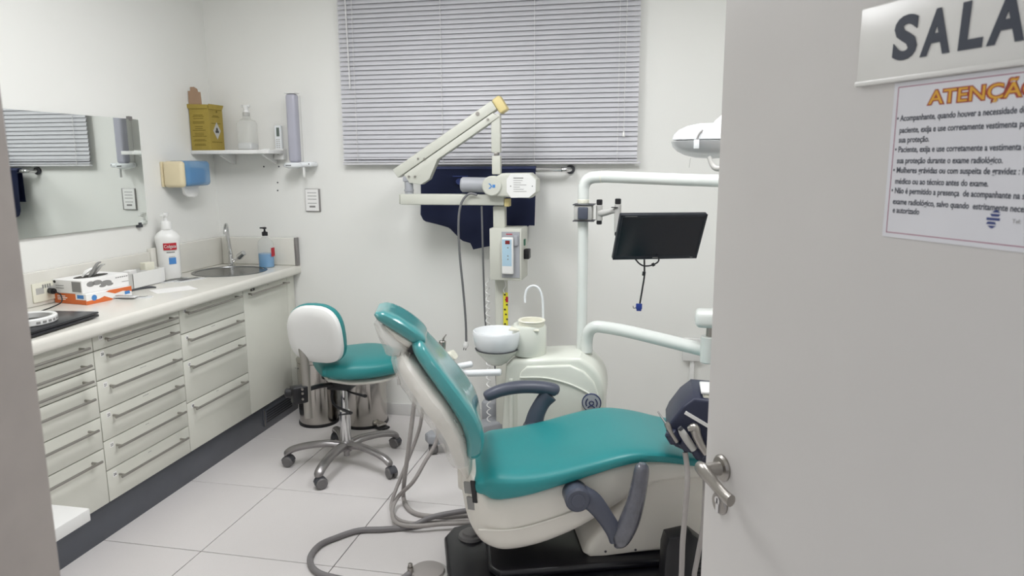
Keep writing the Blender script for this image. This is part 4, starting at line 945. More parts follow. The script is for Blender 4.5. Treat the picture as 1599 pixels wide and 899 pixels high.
obj('lever', sweep(B(), [(e2[0]-0.07, 3.30, e2[2]-0.015), e2], [0.006, 0.012], 8, 4, ratio=0.5), 'black_plastic', mech)
# backrest
bt = (-1.751, 3.235, 0.671); bb_ = (-1.719, 3.235, 0.436)
obj('back_post', sweep(B(), [(bt[0]+0.005, 3.235, bt[2]+0.02), (bt[0]+0.015, 3.232, bt[2]-0.07), (bb_[0]-0.01, 3.228, bb_[2]-0.12)], 0.021, 10, 4, up=(0.47, -0.88, 0), ratio=0.3), 'steel_handle', t)
rc = (-1.664, 3.240, 0.760)
RM = Matrix.Translation((rc[0], 3.245, rc[2])) @ Matrix.Rotation(math.radians(86), 4, 'Z') @ Matrix.Rotation(math.radians(-10), 4, 'Y')
def oval(w, h, n=36, p=0.72):
    o = []
    for j in range(n):
        a = 2*PI*j/n; o.append((w*math.copysign(abs(math.cos(a))**p, math.cos(a)), h*math.copysign(abs(math.sin(a))**p, math.sin(a))))
    return o
def oval_pad(bm, layers, M):
    """layers: (x, halfwidth y, halfheight z, curve)"""
    tt = bmesh.new(); rg = []
    for (x, w, h) in layers:
        rg.append([tt.verts.new((x-0.9*y*y, y, z)) for y, z in oval(w, h)])
    for A, Bq in zip(rg, rg[1:]):
        for j in range(len(A)): tt.faces.new((A[j], A[(j+1) % len(A)], Bq[(j+1) % len(A)], Bq[j]))
    tt.faces.new(rg[0]); tt.faces.new(rg[-1][::-1]); bmesh.ops.recalc_face_normals(tt, faces=tt.faces[:]); tt.transform(M); merge(bm, tt); return bm
RM2 = RM @ Matrix.Rotation(0, 4, 'Z')
obj('backrest_shell', oval_pad(B(), [(-0.034, 0.05, 0.05), (-0.033, 0.10, 0.105), (-0.028, 0.130, 0.135), (-0.018, 0.146, 0.149), (0.0, 0.152, 0.155), (0.004, 0.152, 0.155)], RM2), 'white_plastic', t)
obj('backrest_pad', oval_pad(B(), [(0.005, 0.150, 0.153), (0.010, 0.155, 0.158), (0.030, 0.155, 0.158), (0.046, 0.146, 0.148), (0.056, 0.125, 0.128), (0.060, 0.08, 0.08)], RM2), 'teal_stool', t)

# ================================================================ dental chair
CH = Matrix.Translation((-0.80, 2.57, 0)) @ Matrix.Rotation(math.radians(17), 4, 'Z')
chair = thing('dental_chair', 'reclined teal dental chair with white shell on a black base', 'dental chair', (-0.80, 2.57, 0), math.radians(17))
# base
b = prism(B(), [(0.0, -0.10), (0.02, -0.22), (0.10, -0.29), (0.75, -0.29), (0.88, -0.24), (0.95, -0.20), (1.15, -0.20), (1.22, -0.12), (1.22, 0.16), (1.12, 0.24), (0.12, 0.24), (0.03, 0.21), (-0.01, 0.13)], 0.0, 0.05, 'z', 0.016, 3, CH)
base = obj('base', b, 'base_black', chair)
obj('base_step', prism(B(), [(0.16, -0.17), (0.20, -0.22), (0.86, -0.20), (0.93, -0.14), (1.14, -0.14), (1.14, 0.12), (0.2, 0.16), (0.16, 0.1)], 0.05, 0.085, 'z', 0.014, 3, CH), 'base_black', base)
obj('foot_button', lathe(B(), [(0, 0.0505), (0.056, 0.0505), (0.052, 0.062), (0.038, 0.064), (0.036, 0.074), (0.03, 0.077), (0, 0.078)], CH @ Matrix.Translation((0.105, 0.115, 0)), 28), 'castor', base)
# main column housing (white)
b = B(); prism(b, [(0.535, 0.095), (0.55, 0.07), (0.62, 0.06), (0.86, 0.086), (1.22, 0.086), (1.26, 0.20), (1.24, 0.34), (1.14, 0.43), (0.92, 0.455), (0.78, 0.45), (0.72, 0.40), (0.68, 0.30), (0.55, 0.14)], -0.155, 0.135, 'y', 0.03, 4, CH)
for v in b.verts:
    if v.co.z < 0.088: v.co.z = max(v.co.z, 0.0865)
obj('column_housing', b, 'chair_white', chair)
b = B(); prism(b, [(0.30, 0.22), (0.36, 0.15), (0.62, 0.27), (0.95, 0.36), (0.95, 0.42), (0.60, 0.44), (0.3, 0.40)], -0.10, 0.09, 'y', 0.02, 3, CH); obj('lift_arm', b, 'chair_white', chair)
for u_ in (0.62, 0.74): obj('screw', cyl(B(), CH @ Vector((u_, -0.1535, 0.105)), CH @ Vector((u_, -0.1565, 0.105)), 0.005, 10), 'dark_grey', chair)
# seat shell
hull = [(0.065, 0.46, 0.35, 0.10), (0.078, 0.47, 0.28, 0.145), (0.098, 0.47, 0.225, 0.182), (0.13, 0.44, 0.18, 0.210), (0.17, 0.40, 0.158, 0.224), (0.22, 0.41, 0.145, 0.232), (0.30, 0.43, 0.150, 0.232), (0.40, 0.45, 0.175, 0.23), (0.52, 0.48, 0.225, 0.225), (0.64, 0.50, 0.30, 0.22), (0.76, 0.51, 0.375, 0.21), (0.90, 0.49, 0.40, 0.20), (1.05, 0.46, 0.385, 0.185), (1.20, 0.42, 0.36, 0.17)]
shell = obj('seat_shell', loft(B(), hull, 40, 5, 0.45, CH, cap=0.015), 'chair_white', chair)
rib = sweep(B(), [CH @ Vector(p) for p in ((0.12, -0.229, 0.265), (0.25, -0.2365, 0.262), (0.40, -0.2345, 0.295), (0.55, -0.229, 0.345))], 0.004, 8); obj('shell_rib', rib, 'chair_white', shell)
# stickers on the shell's rear-left corner
for nm, c0, w, h, m_ in (('dark_sticker', (0.107, -0.194, 0.400), 0.020, 0.085, 'black_plastic'), ('rating_plate', (0.086, -0.168, 0.405), 0.032, 0.045, 'print_grey'), ('rating_plate', (0.096, -0.180, 0.348), 0.032, 0.05, 'print_grey')):
    obj(nm, bx((-0.004, -w/2, -h/2), (0.004, w/2, h/2), 0.001, 1, CH @ T(c0, (-0.12, 0, 0.95))), m_, shell)
# seat cushion
seat = [(0.140, 0.465, 0.375, 0.215), (0.19, 0.495, 0.360, 0.250), (0.30, 0.498, 0.382, 0.268), (0.42, 0.513, 0.420, 0.272), (0.54, 0.540, 0.457, 0.272), (0.64, 0.560, 0.484, 0.268), (0.72, 0.564, 0.496, 0.262), (0.82, 0.550, 0.488, 0.25), (0.95, 0.518, 0.460, 0.235), (1.10, 0.495, 0.43, 0.222), (1.25, 0.455, 0.395, 0.205)]
obj('seat_cushion', loft(B(), seat, 44, 6, 0.58, CH, cap=0.035, dish=0.010), 'teal', chair)
# backrest
def pad(secs, yo=-0.03, **k): return loft_path(B(), [(Vector((u_, yo, z_)), Vector((nx, 0, nz)), th_, w_) for u_, z_, nx, nz, th_, w_ in secs], M=CH, **k)
back = [(0.105, 0.530, 0.95, 0.25, 0.018, 0.17), (0.112, 0.555, 0.97, 0.2, 0.038, 0.20), (0.116, 0.615, 0.99, 0.1, 0.045, 0.218), (0.096, 0.685, 0.9, 0.35, 0.046, 0.22), (0.050, 0.762, 0.84, 0.5, 0.042, 0.212), (-0.007, 0.842, 0.82, 0.56, 0.039, 0.195), (-0.062, 0.917, 0.83, 0.55, 0.036, 0.165), (-0.088, 0.958, 0.85, 0.5, 0.030, 0.13), (-0.098, 0.975, 0.86, 0.5, 0.014, 0.08)]
obj('backrest_cushion', pad(back, concave=0.016, power=0.6), 'teal_wrapped', chair)
bsh = [(0.085, 0.43, 0.95, -0.2, 0.020, 0.12), (0.072, 0.50, 0.95, 0.1, 0.036, 0.16), (0.058, 0.57, 0.9, 0.3, 0.045, 0.19), (0.032, 0.64, 0.85, 0.5, 0.052, 0.20), (-0.02, 0.725, 0.82, 0.56, 0.055, 0.20), (-0.075, 0.80, 0.82, 0.56, 0.050, 0.175), (-0.125, 0.87, 0.82, 0.56, 0.040, 0.14), (-0.15, 0.91, 0.82, 0.56, 0.025, 0.10)]
bs = obj('backrest_shell', pad(bsh, power=0.7), 'chair_white', chair)
obj('hook_slot', bx((-0.012, -0.20, 0.0), (0.012, -0.197, 0.006), 0, 1, CH @ T((0.0, -0.002, 0.63), (0, 0.9, 0))), 'print_dark', bs)
film = pad([(a[0]-0.012, a[1], a[2], a[3], a[4]+0.012, a[5]+0.014) for a in bsh[1:]], power=0.75)
rnd = random.Random(5)
import mathutils
for v in film.verts: v.co += Vector((1, 1, 1))*0.004*mathutils.noise.noise(v.co*22)
obj('plastic_cover', film, 'film', bs, angle=20)
# headrest
hp = obj('headrest', pad([(-0.065, 0.945, 0.72, 0.70, 0.016, 0.08), (-0.075, 0.962, 0.72, 0.70, 0.030, 0.105), (-0.11, 0.995, 0.68, 0.74, 0.034, 0.12), (-0.165, 1.035, 0.62, 0.80, 0.034, 0.122), (-0.215, 1.062, 0.60, 0.80, 0.028, 0.112), (-0.24, 1.07, 0.58, 0.8, 0.012, 0.085)], concave=0.010, power=0.65), 'teal_wrapped', chair)
obj('headrest_shell', pad([(-0.085, 0.925, 0.72, 0.70, 0.012, 0.07), (-0.12, 0.955, 0.68, 0.74, 0.022, 0.10), (-0.17, 0.99, 0.62, 0.80, 0.022, 0.105), (-0.215, 1.025, 0.6, 0.8, 0.014, 0.09)], power=0.7), 'chair_white', hp)
fm = pad([(-0.235, 1.045, 0.60, 0.8, 0.018, 0.10), (-0.21, 1.00, 0.62, 0.80, 0.035, 0.115), (-0.175, 0.945, 0.70, 0.70, 0.045, 0.11), (-0.14, 0.915, 0.75, 0.65, 0.035, 0.09), (-0.12, 0.90, 0.8, 0.6, 0.018, 0.05)], power=0.8)
for v in fm.verts: v.co += Vector((1, 1, 1))*0.012*mathutils.noise.noise(v.co*20)
obj('plastic_cover', fm, 'film', hp, angle=20)
obj('headrest_bracket', sweep(B(), [CH @ Vector(p) for p in ((-0.14, -0.03, 0.965), (-0.125, -0.03, 0.90), (-0.085, -0.03, 0.85))], 0.022, 10, ratio=0.4), 'steel_satin', hp)
obj('latch', bx((-0.012, -0.008, -0.014), (0.012, 0.008, 0.014), 0.003, 2, CH @ T((-0.11, -0.125, 0.935), (0, 0.6, 0))), 'black_plastic', hp)
for q, (x_, z_) in enumerate(((-0.16, 0.93), (-0.125, 0.93))):
    e_ = CH @ Vector((x_, -0.15, 0.83+0.005*q)); s_ = CH @ Vector((x_+0.01, -0.13, z_))
    cd = obj('clip_cord', sweep(B(), [s_, (s_+e_)/2+Vector((-0.006, 0, 0)), e_], 0.0015, 6), 'steel_satin', bs)
    obj('clip', bx((-0.006, -0.004, -0.02), (0.006, 0.004, 0.004), 0.001, 1, Matrix.Translation(e_)), 'steel_satin' if q else 'print_light', bs)
# armrests
def arm(pts, r, ratio, m_, name, up=(0.29, -0.95, 0)): return obj(name, sweep(B(), [CH @ Vector(p) for p in pts], r, 16, 6, up=up, ratio=ratio), m_, chair)
na = arm([(0.495, -0.285, 0.405), (0.535, -0.288, 0.385), (0.575, -0.29, 0.335), (0.615, -0.29, 0.27), (0.632, -0.29, 0.228)], [0.046, 0.038, 0.032, 0.030, 0.030], 0.62, 'arm_grey', 'armrest_support')
obj('pivot', cyl(B(), CH @ Vector((0.478, -0.235, 0.405)), CH @ Vector((0.478, -0.318, 0.405)), 0.047, 28, bev=0.008), 'arm_grey', na)
obj('pivot_cap', cyl(B(), CH @ Vector((0.478, -0.3185, 0.405)), CH @ Vector((0.478, -0.321, 0.405)), 0.026, 24, bev=0.001), 'arm_grey', na)
arm([(0.624, -0.30, 0.205), (0.640, -0.30, 0.232), (0.670, -0.30, 0.30), (0.692, -0.30, 0.375), (0.706, -0.30, 0.45), (0.714, -0.30, 0.51), (0.716, -0.30, 0.53)], [0.008, 0.032, 0.038, 0.034, 0.031, 0.027, 0.014], 0.9, 'arm_wrapped', 'armrest_pad')
fa = arm([(0.392, 0.285, 0.47), (0.405, 0.287, 0.52), (0.432, 0.29, 0.57), (0.462, 0.29, 0.605)], [0.042, 0.038, 0.036, 0.040], 0.6, 'arm_grey', 'armrest_support')
arm([(0.178, 0.30, 0.600), (0.192, 0.30, 0.606), (0.25, 0.30, 0.628), (0.33, 0.30, 0.640), (0.42, 0.30, 0.636), (0.485, 0.30, 0.622), (0.503, 0.30, 0.615)], [0.015, 0.024, 0.027, 0.028, 0.028, 0.028, 0.016], 1.2, 'arm_grey', 'armrest_pad')
obj('pivot', cyl(B(), CH @ Vector((0.385, 0.235, 0.45)), CH @ Vector((0.385, 0.315, 0.45)), 0.040, 24, bev=0.006), 'arm_grey', fa)
# junction box next to the base
JM = CH
t = thing('foot_box', 'black ribbed floor box at the foot end of the dental chair', 'box', CH @ Vector((0.88, -0.32, 0)), math.radians(17))
b = prism(B(), [(0.785, 0.0), (0.790, 0.23), (0.800, 0.270), (0.885, 0.285), (0.945, 0.235), (0.960, 0.19), (0.962, 0.0)], -0.375, -0.300, 'y', 0.008, 2, CH); obj('body', b, 'black_plastic', t)
for k in range(9):
    obj('rib', bx((0.90, -0.381, 0.03+0.018*k), (0.958, -0.3745, 0.039+0.018*k), 0.002, 1, CH), 'black_plastic', t)

# ================================================================ dental unit with spittoon
UY0, UY1 = 3.20, 3.46
t = thing('dental_unit', 'white floor-standing dental unit with spittoon tower and round badge behind the chair', 'dental unit', (-0.45, 3.33, 0))
u = lambda px, py, y=UY0: None
A = [(-0.708, 3.200, 0.378), (-0.687, 3.200, 0.657), (-0.653, 3.200, 0.687), (-0.500, 3.200, 0.704), (-0.335, 3.200, 0.718), (-0.276, 3.200, 0.679), (-0.236, 3.200, 0.626), (-0.220, 3.200, 0.559), (-0.222, 3.200, 0.472)]
prof = [(A[0][0], 0.06)]+[(a[0], a[2]) for a in A]+[(A[-1][0]-0.01, 0.30), (A[-1][0]-0.05, 0.12), (A[-1][0]-0.09, 0.06)]
prof = prof[:5]+[(p.x, p.y) for p in catmull([(a, b_, 0) for a, b_ in prof[5:]], 4)]
body = obj('body', prism(B(), prof, UY0, UY1, 'y', 0.022, 4), 'unit_white', t)
obj('foot_plate', bx((A[0][0]+0.01, UY0+0.02, 0.0), (-0.30, UY1-0.02, 0.06), 0.006), 'dark_grey', t)
I = [(-0.630, 3.190, 0.416), (-0.627, 3.190, 0.575), (-0.611, 3.190, 0.639), (-0.583, 3.190, 0.665), (-0.378, 3.190, 0.682), (-0.313, 3.190, 0.655), (-0.265, 3.190, 0.606), (-0.240, 3.190, 0.536), (-0.239, 3.190, 0.459)]
ip = [(I[0][0], 0.10)]+[(a[0], a[2]) for a in I]+[(I[-1][0]-0.03, 0.14), (I[-1][0]-0.07, 0.10)]
pn = obj('front_panel', prism(B(), ip, UY0-0.014, UY0+0.02, 'y', 0.009, 3), 'unit_white', body)
g_ = [(-0.613, 3.184, 0.612), (-0.497, 3.184, 0.616), (-0.392, 3.184, 0.597), (-0.311, 3.184, 0.565), (-0.263, 3.184, 0.537)]
obj('panel_ridge', sweep(B(), g_, 0.0045, 8), 'unit_white', pn)
for px_ in ((-0.651, 3.185, 0.512)[0],):
    obj('side_fin', bx((px_-0.018, UY0-0.010, 0.08), (px_+0.002, UY0+0.02, 0.60), 0.007, 3), 'unit_white', body)
bc = (-0.275, 3.184, 0.511)
bd = obj('badge', cyl(B(), (bc[0], 3.1855, bc[2]), (bc[0], 3.176, bc[2]), 0.045, 36, bev=0.002), 'rim_navy', body)
obj('badge_face', cyl(B(), (bc[0], 3.1755, bc[2]), (bc[0], 3.1745, bc[2]), 0.040, 36), 'badge_grey', bd)
b = B()
for r_, a_0, a_1 in ((0.026, -0.6, 0.9), (0.026, 2.25, 3.75), (0.010, 0.0, 6.1)):
    sweep(b, [(bc[0]+r_*math.cos(a_0+(a_1-a_0)*q/8), 3.1738, bc[2]+r_*math.sin(a_0+(a_1-a_0)*q/8)) for q in range(9)], 0.0028, 6, 2)
sweep(b, [(bc[0]-0.016, 3.1738, bc[2]-0.022), (bc[0], 3.1738, bc[2]-0.012), (bc[0]+0.016, 3.1738, bc[2]-0.022)], 0.003, 6, 3)
obj('badge_emblem', b, 'rim_navy', bd)
# spittoon tower
S_ = [(-0.688, 3.220, 0.683), (-0.703, 3.220, 0.735), (-0.734, 3.220, 0.765), (-0.656, 3.220, 0.828), (-0.513, 3.220, 0.846), (-0.506, 3.220, 0.698)]
b = lathe(B(), [(0, 0), (0.078, 0), (0.082, 0.01), (0.082, S_[4][2]-S_[5][2]-0.012), (0.075, S_[4][2]-S_[5][2]), (0, S_[4][2]-S_[5][2])], Matrix.Translation((S_[5][0]-0.083, 3.30, S_[5][2])) @ Matrix.Scale(1.0, 4), 36)
box(b, (S_[0][0]+0.015, 3.235, S_[5][2]), (S_[5][0]-0.08, 3.37, 0.735), 0.02, 3); box(b, (-0.622, 3.245, S_[5][2]), (S_[5][0]-0.08, 3.365, 0.815), 0.008, 3)
tw = obj('spittoon_tower', b, 'unit_white', t)
BC = Vector((-0.732, 3.284, 0.800)); bz = 0.83; br = 0.112
BC = Vector((-0.735, 3.235, 0))
obj('bowl_support', lathe(B(), [(0, 0.655), (0.03, 0.655), (0.05, 0.668), (0.085, 0.705), (0.10, 0.722), (0.102, 0.732), (0, 0.732)], Matrix.Translation(BC), 36), 'unit_white', tw)
obj('bowl', lathe(B(), [(0.095, 0.7325), (0.107, 0.752), (0.113, 0.785), (0.115, 0.815), (0.112, 0.8225), (0.106, 0.822), (0.102, 0.81), (0.094, 0.775), (0.075, 0.752), (0.03, 0.742), (0, 0.741), (0, 0.7325)], Matrix.Translation(BC), 44), 'white_gloss', t)
obj('bowl_gasket', lathe(B(), [(0.094, 0.7322), (0.1035, 0.7322), (0.1045, 0.7355), (0.094, 0.7355)], Matrix.Translation(BC), 40), 'dark_grey', tw)
ct = (-0.576, 3.270, 0.844)
CT = Vector((ct[0], 3.29, 0.832))
obj('cup_ring', lathe(B(), [(0, 0), (0.058, 0), (0.062, 0.006), (0.062, 0.030), (0.066, 0.034), (0.062, 0.038), (0.052, 0.036), (0.050, 0.012), (0, 0.010)], Matrix.Translation(CT), 36), 'ivory', t)
obj('cup_shelf', bx((CT.x-0.10, 3.225, 0.824), (CT.x+0.045, 3.31, 0.8345), 0.004), 'ivory', t)
sp_ = [(-0.527, 3.330, 0.833), (-0.527, 3.330, 0.890), (-0.531, 3.330, 0.968), (-0.549, 3.330, 1.014), (-0.577, 3.330, 1.026), (-0.605, 3.330, 1.009), (-0.615, 3.330, 0.975), (-0.615, 3.330, 0.943)]
obj('water_spout', sweep(B(), sp_, 0.0055, 10), 'white_gloss', t)
# assistant arm with handpiece holder (left of the unit)
tt_ = [(-0.695, 3.150, 0.643), (-0.897, 3.120, 0.634)]; t2 = [(-0.891, 3.120, 0.663), (-0.813, 3.050, 0.705), (-0.892, 3.030, 0.691), (-0.938, 3.000, 0.682)]
obj('assistant_arm', cyl(B(), tt_[0], tt_[1], 0.0165, 16, bev=0.005), 'white_gloss', t)
obj('assistant_joint', cyl(B(), Vector((-0.879, 3.100, 0.641))-Vector((0, 0, 0.02)), Vector((-0.879, 3.100, 0.641))+Vector((0, 0, 0.045)), 0.014, 14), 'white_gloss', t)
obj('assistant_forearm', cyl(B(), (-0.815, 3.070, 0.699), (-0.932, 2.980, 0.692), 0.015, 14, bev=0.004), 'white_gloss', t)
hh_ = (-0.900, 2.980, 0.756)
obj('holder', loft(B(), [(0, 0.02, -0.02, 0.03), (0.03, 0.03, -0.03, 0.04), (0.07, 0.02, -0.02, 0.03)], 16, M=Matrix.Translation((hh_[0]-0.03, hh_[1], hh_[2]-0.03)) @ Matrix.Rotation(-0.6, 4, 'Y')), 'ivory', t)
s1_ = (-0.927, 2.970, 0.745); s2_ = (-0.923, 2.970, 0.828); s3_ = (-0.904, 2.970, 0.858)
hp_ = cyl(B(), s1_, s2_, 0.013, 14, 0.016, bev=0.002); sweep(hp_, [s2_, (-0.916, 2.970, 0.843), s3_], [0.008, 0.004, 0.0025], 8)
obj('suction_handpiece', hp_, 'steel_satin', t)
hp_ = cyl(B(), (-0.952, 2.990, 0.738), (-0.962, 2.990, 0.788), 0.009, 12, bev=0.002); obj('syringe', hp_, 'steel_satin', t)
# pole
pT = (-0.345, 3.38)
pb_ = (-0.351, 3.380, 0.669); pt_ = (-0.324, 3.380, 1.455)
obj('pole_collar', lathe(B(), [(0, 0), (0.045, 0), (0.045, 0.01), (0.032, 0.022), (0, 0.022)], Matrix.Translation((-0.335, 3.36, 0.69)), 28), 'unit_white', t)
pole = thing('lamp_pole', 'tall white pole with bent horizontal arm rising from the dental unit', 'pole', (-0.345, 3.38, 0.71))
obj('pole', sweep(B(), [(-0.345, 3.38, 0.713), (-0.345, 3.38, 1.20), (-0.345, 3.38, 1.44), (-0.342, 3.38, 1.50), (-0.318, 3.375, 1.532), (-0.27, 3.365, 1.540), (-0.20, 3.35, 1.540), (0.10, 3.27, 1.530), (0.75, 3.10, 1.512)], [0.0245, 0.0245, 0.0255, 0.0265, 0.0275, 0.0275, 0.0275, 0.027, 0.027], 22, 8), 'pole_white', pole)
obj('pole_ring', cyl(B(), (-0.345, 3.38, 1.418), (-0.345, 3.38, 1.436), 0.0275, 24, bev=0.002), 'ivory', pole)
obj('pole_ring', cyl(B(), (-0.262, 3.3635, 1.5405), (-0.258, 3.3627, 1.5405), 0.0281, 24), 'ivory', pole)
# lower arm carrying the delivery head
la = thing('delivery_arm', 'thick white bent tube arm leading from the dental unit towards the instrument tray', 'arm', (-0.315, 3.335, 0.712))
L0, L1 = (-0.257, 3.300, 0.851), (0.204, 2.950, 0.846)
obj('tube', sweep(B(), [(-0.315, 3.335, 0.713), (-0.315, 3.33, 0.77), (-0.305, 3.32, 0.815), (-0.275, 3.305, 0.842), (-0.225, 3.285, 0.846), (-0.10, 3.20, 0.848), L1], 0.0285, 22, 8), 'pole_white', la)
pc_ = (0.218, 2.930, 0.855)
obj('joint', cyl(B(), (pc_[0], 2.93, pc_[2]-0.055), (pc_[0], 2.93, pc_[2]+0.055), 0.032, 26, bev=0.003), 'pole_white', la)
obj('joint_pin', cyl(B(), (pc_[0]+0.002, 2.93, pc_[2]+0.055), (pc_[0]+0.002, 2.93, pc_[2]+0.095), 0.014, 18), 'steel_satin', la)
ua = (0.162, 2.930, 1.000)
obj('upper_housing', bx((ua[0]-0.002, 2.88, pc_[2]+0.094), (ua[0]+0.16, 2.98, pc_[2]+0.165), 0.022, 4), 'pole_white', la)
obj('spring_arm', sweep(B(), [(ua[0]+0.12, 2.93, pc_[2]+0.13), (0.42, 2.75, 0.98), (0.44, 2.56, 0.84), (0.40, 2.53, 0.76)], [0.032, 0.03, 0.028, 0.028], 14), 'pole_white', la)
# tray head
TM = Matrix.Identity(4)
tray = thing('instrument_tray', 'navy instrument tray head with silver handpieces above the chair foot end', 'instrument tray', (0.25, 2.5, 0.58))
q = [(0.140, 2.440, 0.803), (0.102, 2.440, 0.769), (0.063, 2.440, 0.710), (0.051, 2.440, 0.678), (0.056, 2.440, 0.648), (0.083, 2.440, 0.622), (0.141, 2.440, 0.600), (0.183, 2.440, 0.568)]
pts = [(a[0], a[2]) for a in q]+[(0.48, 0.545), (0.52, 0.60), (0.52, 0.75), (0.46, 0.79)]
obj('body', prism(B(), pts, 2.44, 2.68, 'y', 0.010, 3), 'tray_navy', tray)
s_a, s_b = (0.113, 2.436, 0.752), (0.201, 2.436, 0.703)
dd_ = Vector((s_b[0]-s_a[0], 0, s_b[2]-s_a[2])); ang = math.atan2(dd_.z, dd_.x)
obj('white_stripe', bx((0, 2.4365, -0.006), (dd_.length+0.12, 2.4405, 0.006), 0, 1, Matrix.Translation((s_a[0], 0, s_a[2])) @ Matrix.Rotation(-ang, 4, 'Y')), 'paper', tray)
wt_ = (0.173, 2.500, 0.809)
obj('handle_cover', bx((wt_[0], 2.46, 0.785), (wt_[0]+0.22, 2.60, 0.812), 0.008, 3), 'ivory', tray)
obj('handle_cover', bx((wt_[0]-0.008, 2.46, 0.8125), (wt_[0]+0.20, 2.58, 0.825), 0.005, 3), 'white_plastic', tray)
for k, (pa, pb2) in enumerate((((0.068, 2.400, 0.674), (0.086, 2.400, 0.652)), ((0.112, 2.400, 0.649), (0.134, 2.400, 0.630)), ((0.155, 2.400, 0.625), (0.175, 2.400, 0.603)))):
    obj('holder', cyl(B(), Vector(pa)+Vector((-0.006, 0.02, 0.012)), Vector(pb2)+Vector((0, 0.02, -0.004)), 0.022, 16, bev=0.006), 'tray_navy', tray)
# handpieces
def handpiece(lab, pts_, rs, m_, extra=None):
    o = tag(obj('dental_handpiece', sweep(B(), pts_, rs, 14, 5), m_, None, pts_[-1]), lab, 'handpiece', 'handpieces in the tray')
    if extra: extra(o)
    return o
def nozzle(o): obj('nozzle', sweep(B(), [(0.020, 2.400, 0.763), (0.033, 2.400, 0.743), (0.051, 2.400, 0.719)], [0.0025, 0.003, 0.005], 10), 'chrome', o)
handpiece('slim air-water syringe with thin bent tip, leftmost in the instrument tray', [(0.049, 2.400, 0.724), (0.056, 2.400, 0.713), (0.069, 2.400, 0.686), (0.088, 2.400, 0.657)], [0.008, 0.011, 0.007, 0.007], 'steel_satin', nozzle)
def ringlet(o): obj('tip_ring', cyl(B(), (0.094, 2.398, 0.711), (0.101, 2.398, 0.703), 0.0085, 14), 'dark_grey', o)
handpiece('grey round-tipped handpiece, middle one of the three in the instrument tray', [(0.097, 2.400, 0.706), (0.106, 2.400, 0.691), (0.124, 2.400, 0.664), (0.146, 2.400, 0.634)], [0.0085, 0.0125, 0.0135, 0.012], 'print_light', ringlet)
handpiece('silver handpiece in a clear sleeve, rightmost in the instrument tray', [(0.122, 2.390, 0.710), (0.143, 2.390, 0.716), (0.152, 2.390, 0.689), (0.168, 2.390, 0.656), (0.186, 2.390, 0.627)], [0.008, 0.017, 0.016, 0.014, 0.012], 'steel_satin')
# tray hoses
tag(obj('tray_hose', sweep(B(), [(0.117, 2.410, 0.618), (0.125, 2.400, 0.566), (0.127, 2.380, 0.505), (0.122, 2.370, 0.391), (0.118, 2.360, 0.300), (0.118, 2.360, 0.179), (0.11, 2.37, 0.06), (0.13, 2.42, 0.014), (0.25, 2.46, 0.012)], 0.0095, 12), 'hose', None, (0.12, 2.37, 0.012)), 'beige hose hanging straight down from the tray in front of the black floor box', 'hose')
tag(obj('tray_hose', sweep(B(), [(0.186, 2.450, 0.569), (0.192, 2.450, 0.478), (0.190, 2.440, 0.337), (0.175, 2.430, 0.218), (0.166, 2.420, 0.136), (0.19, 2.46, 0.04), (0.26, 2.52, 0.012)], 0.009, 12), 'hose', None, (0.22, 2.44, 0.012)), 'beige hose running down close to the free edge of the open door', 'hose')

# ================================================================ monitor and its bracket
mt = thing('monitor_bracket', 'grey articulated bracket clamped round the white pole, carrying the monitor', 'bracket', (-0.345, 3.38, 1.37))
clz = 1.375
obj('clamp', bx((-0.385, 3.335, clz-0.036), (-0.300, 3.425, clz+0.036), 0.008, 3), 'print_light', mt)
for z in (clz-0.040, clz+0.036): obj('clamp_plate', bx((-0.390, 3.33, z), (-0.29, 3.43, z+0.004), 0.001, 1), 'dark_grey', mt)
obj('clamp_cover', bx((-0.365, 3.322, clz-0.030), (-0.318, 3.336, clz+0.028), 0.006, 3), 'arm_grey', mt)
def joint(x, y, z0, z1, name='joint'):
    j = obj(name, cyl(B(), (x, y, z0), (x, y, z1), 0.0155, 20, bev=0.002), 'print_light', mt)
    obj('knob', cyl(B(), (x, y, z1), (x, y, z1+0.026), 0.014, 16, bev=0.003), 'black_plastic', j)
    obj('knob', cyl(B(), (x, y, z0-0.018), (x, y, z0), 0.013, 16, bev=0.003), 'black_plastic', j)
j1 = (-0.268, 3.360, 1.411); j2 = (-0.181, 3.330, 1.414)
joint(j1[0], 3.36, clz-0.036, clz+0.036); joint(j2[0], 3.33, clz-0.085, clz+0.042)
obj('link', sweep(B(), [(j1[0], 3.36, clz-0.002), (j1[0]+0.03, 3.352, clz+0.002), (j2[0]-0.02, 3.338, clz+0.012), (j2[0], 3.33, clz+0.012)], [0.020, 0.015, 0.013, 0.017], 14, up=(0, 0, 1), ratio=1.0), 'print_light', mt)
j3x = (-0.024, 3.360, 1.375)[0]
obj('link', cyl(B(), (j2[0], 3.33, clz-0.058), (j3x, 3.33, clz-0.058), 0.013, 14), 'print_light', mt)
joint(j3x, 3.33, clz-0.075, clz-0.030)
obj('strap_clip', bx((j2[0]-0.03, 3.31, clz+0.026), (j2[0]+0.002, 3.325, clz+0.030), 0.001, 1), 'black_plastic', mt)
MC = Vector((0.011, 3.24, 1.278))
ca, sa_, cb2, sb2, g9 = math.cos(0.369), math.sin(0.369), math.cos(0.438), math.sin(0.438), 0.009
MM = Matrix.Translation(MC) @ Matrix.Rotation(0.369, 4, 'Z') @ Matrix.Rotation(0.438, 4, 'X') @ Matrix.Rotation(g9, 4, 'Y')
mon = thing('monitor', 'black flat-screen monitor tilted down on the bracket beside the pole', 'monitor', MC)
W2, H2 = 0.20, 0.1145
obj('housing', bx((-W2, 0.0, -H2), (W2, 0.022, H2), 0.005, 3, MM), 'bezel', mon)
obj('rear_bulge', bx((-0.12, 0.022, -0.06), (0.12, 0.045, 0.07), 0.012, 3, MM), 'bezel', mon)
b = B(); 
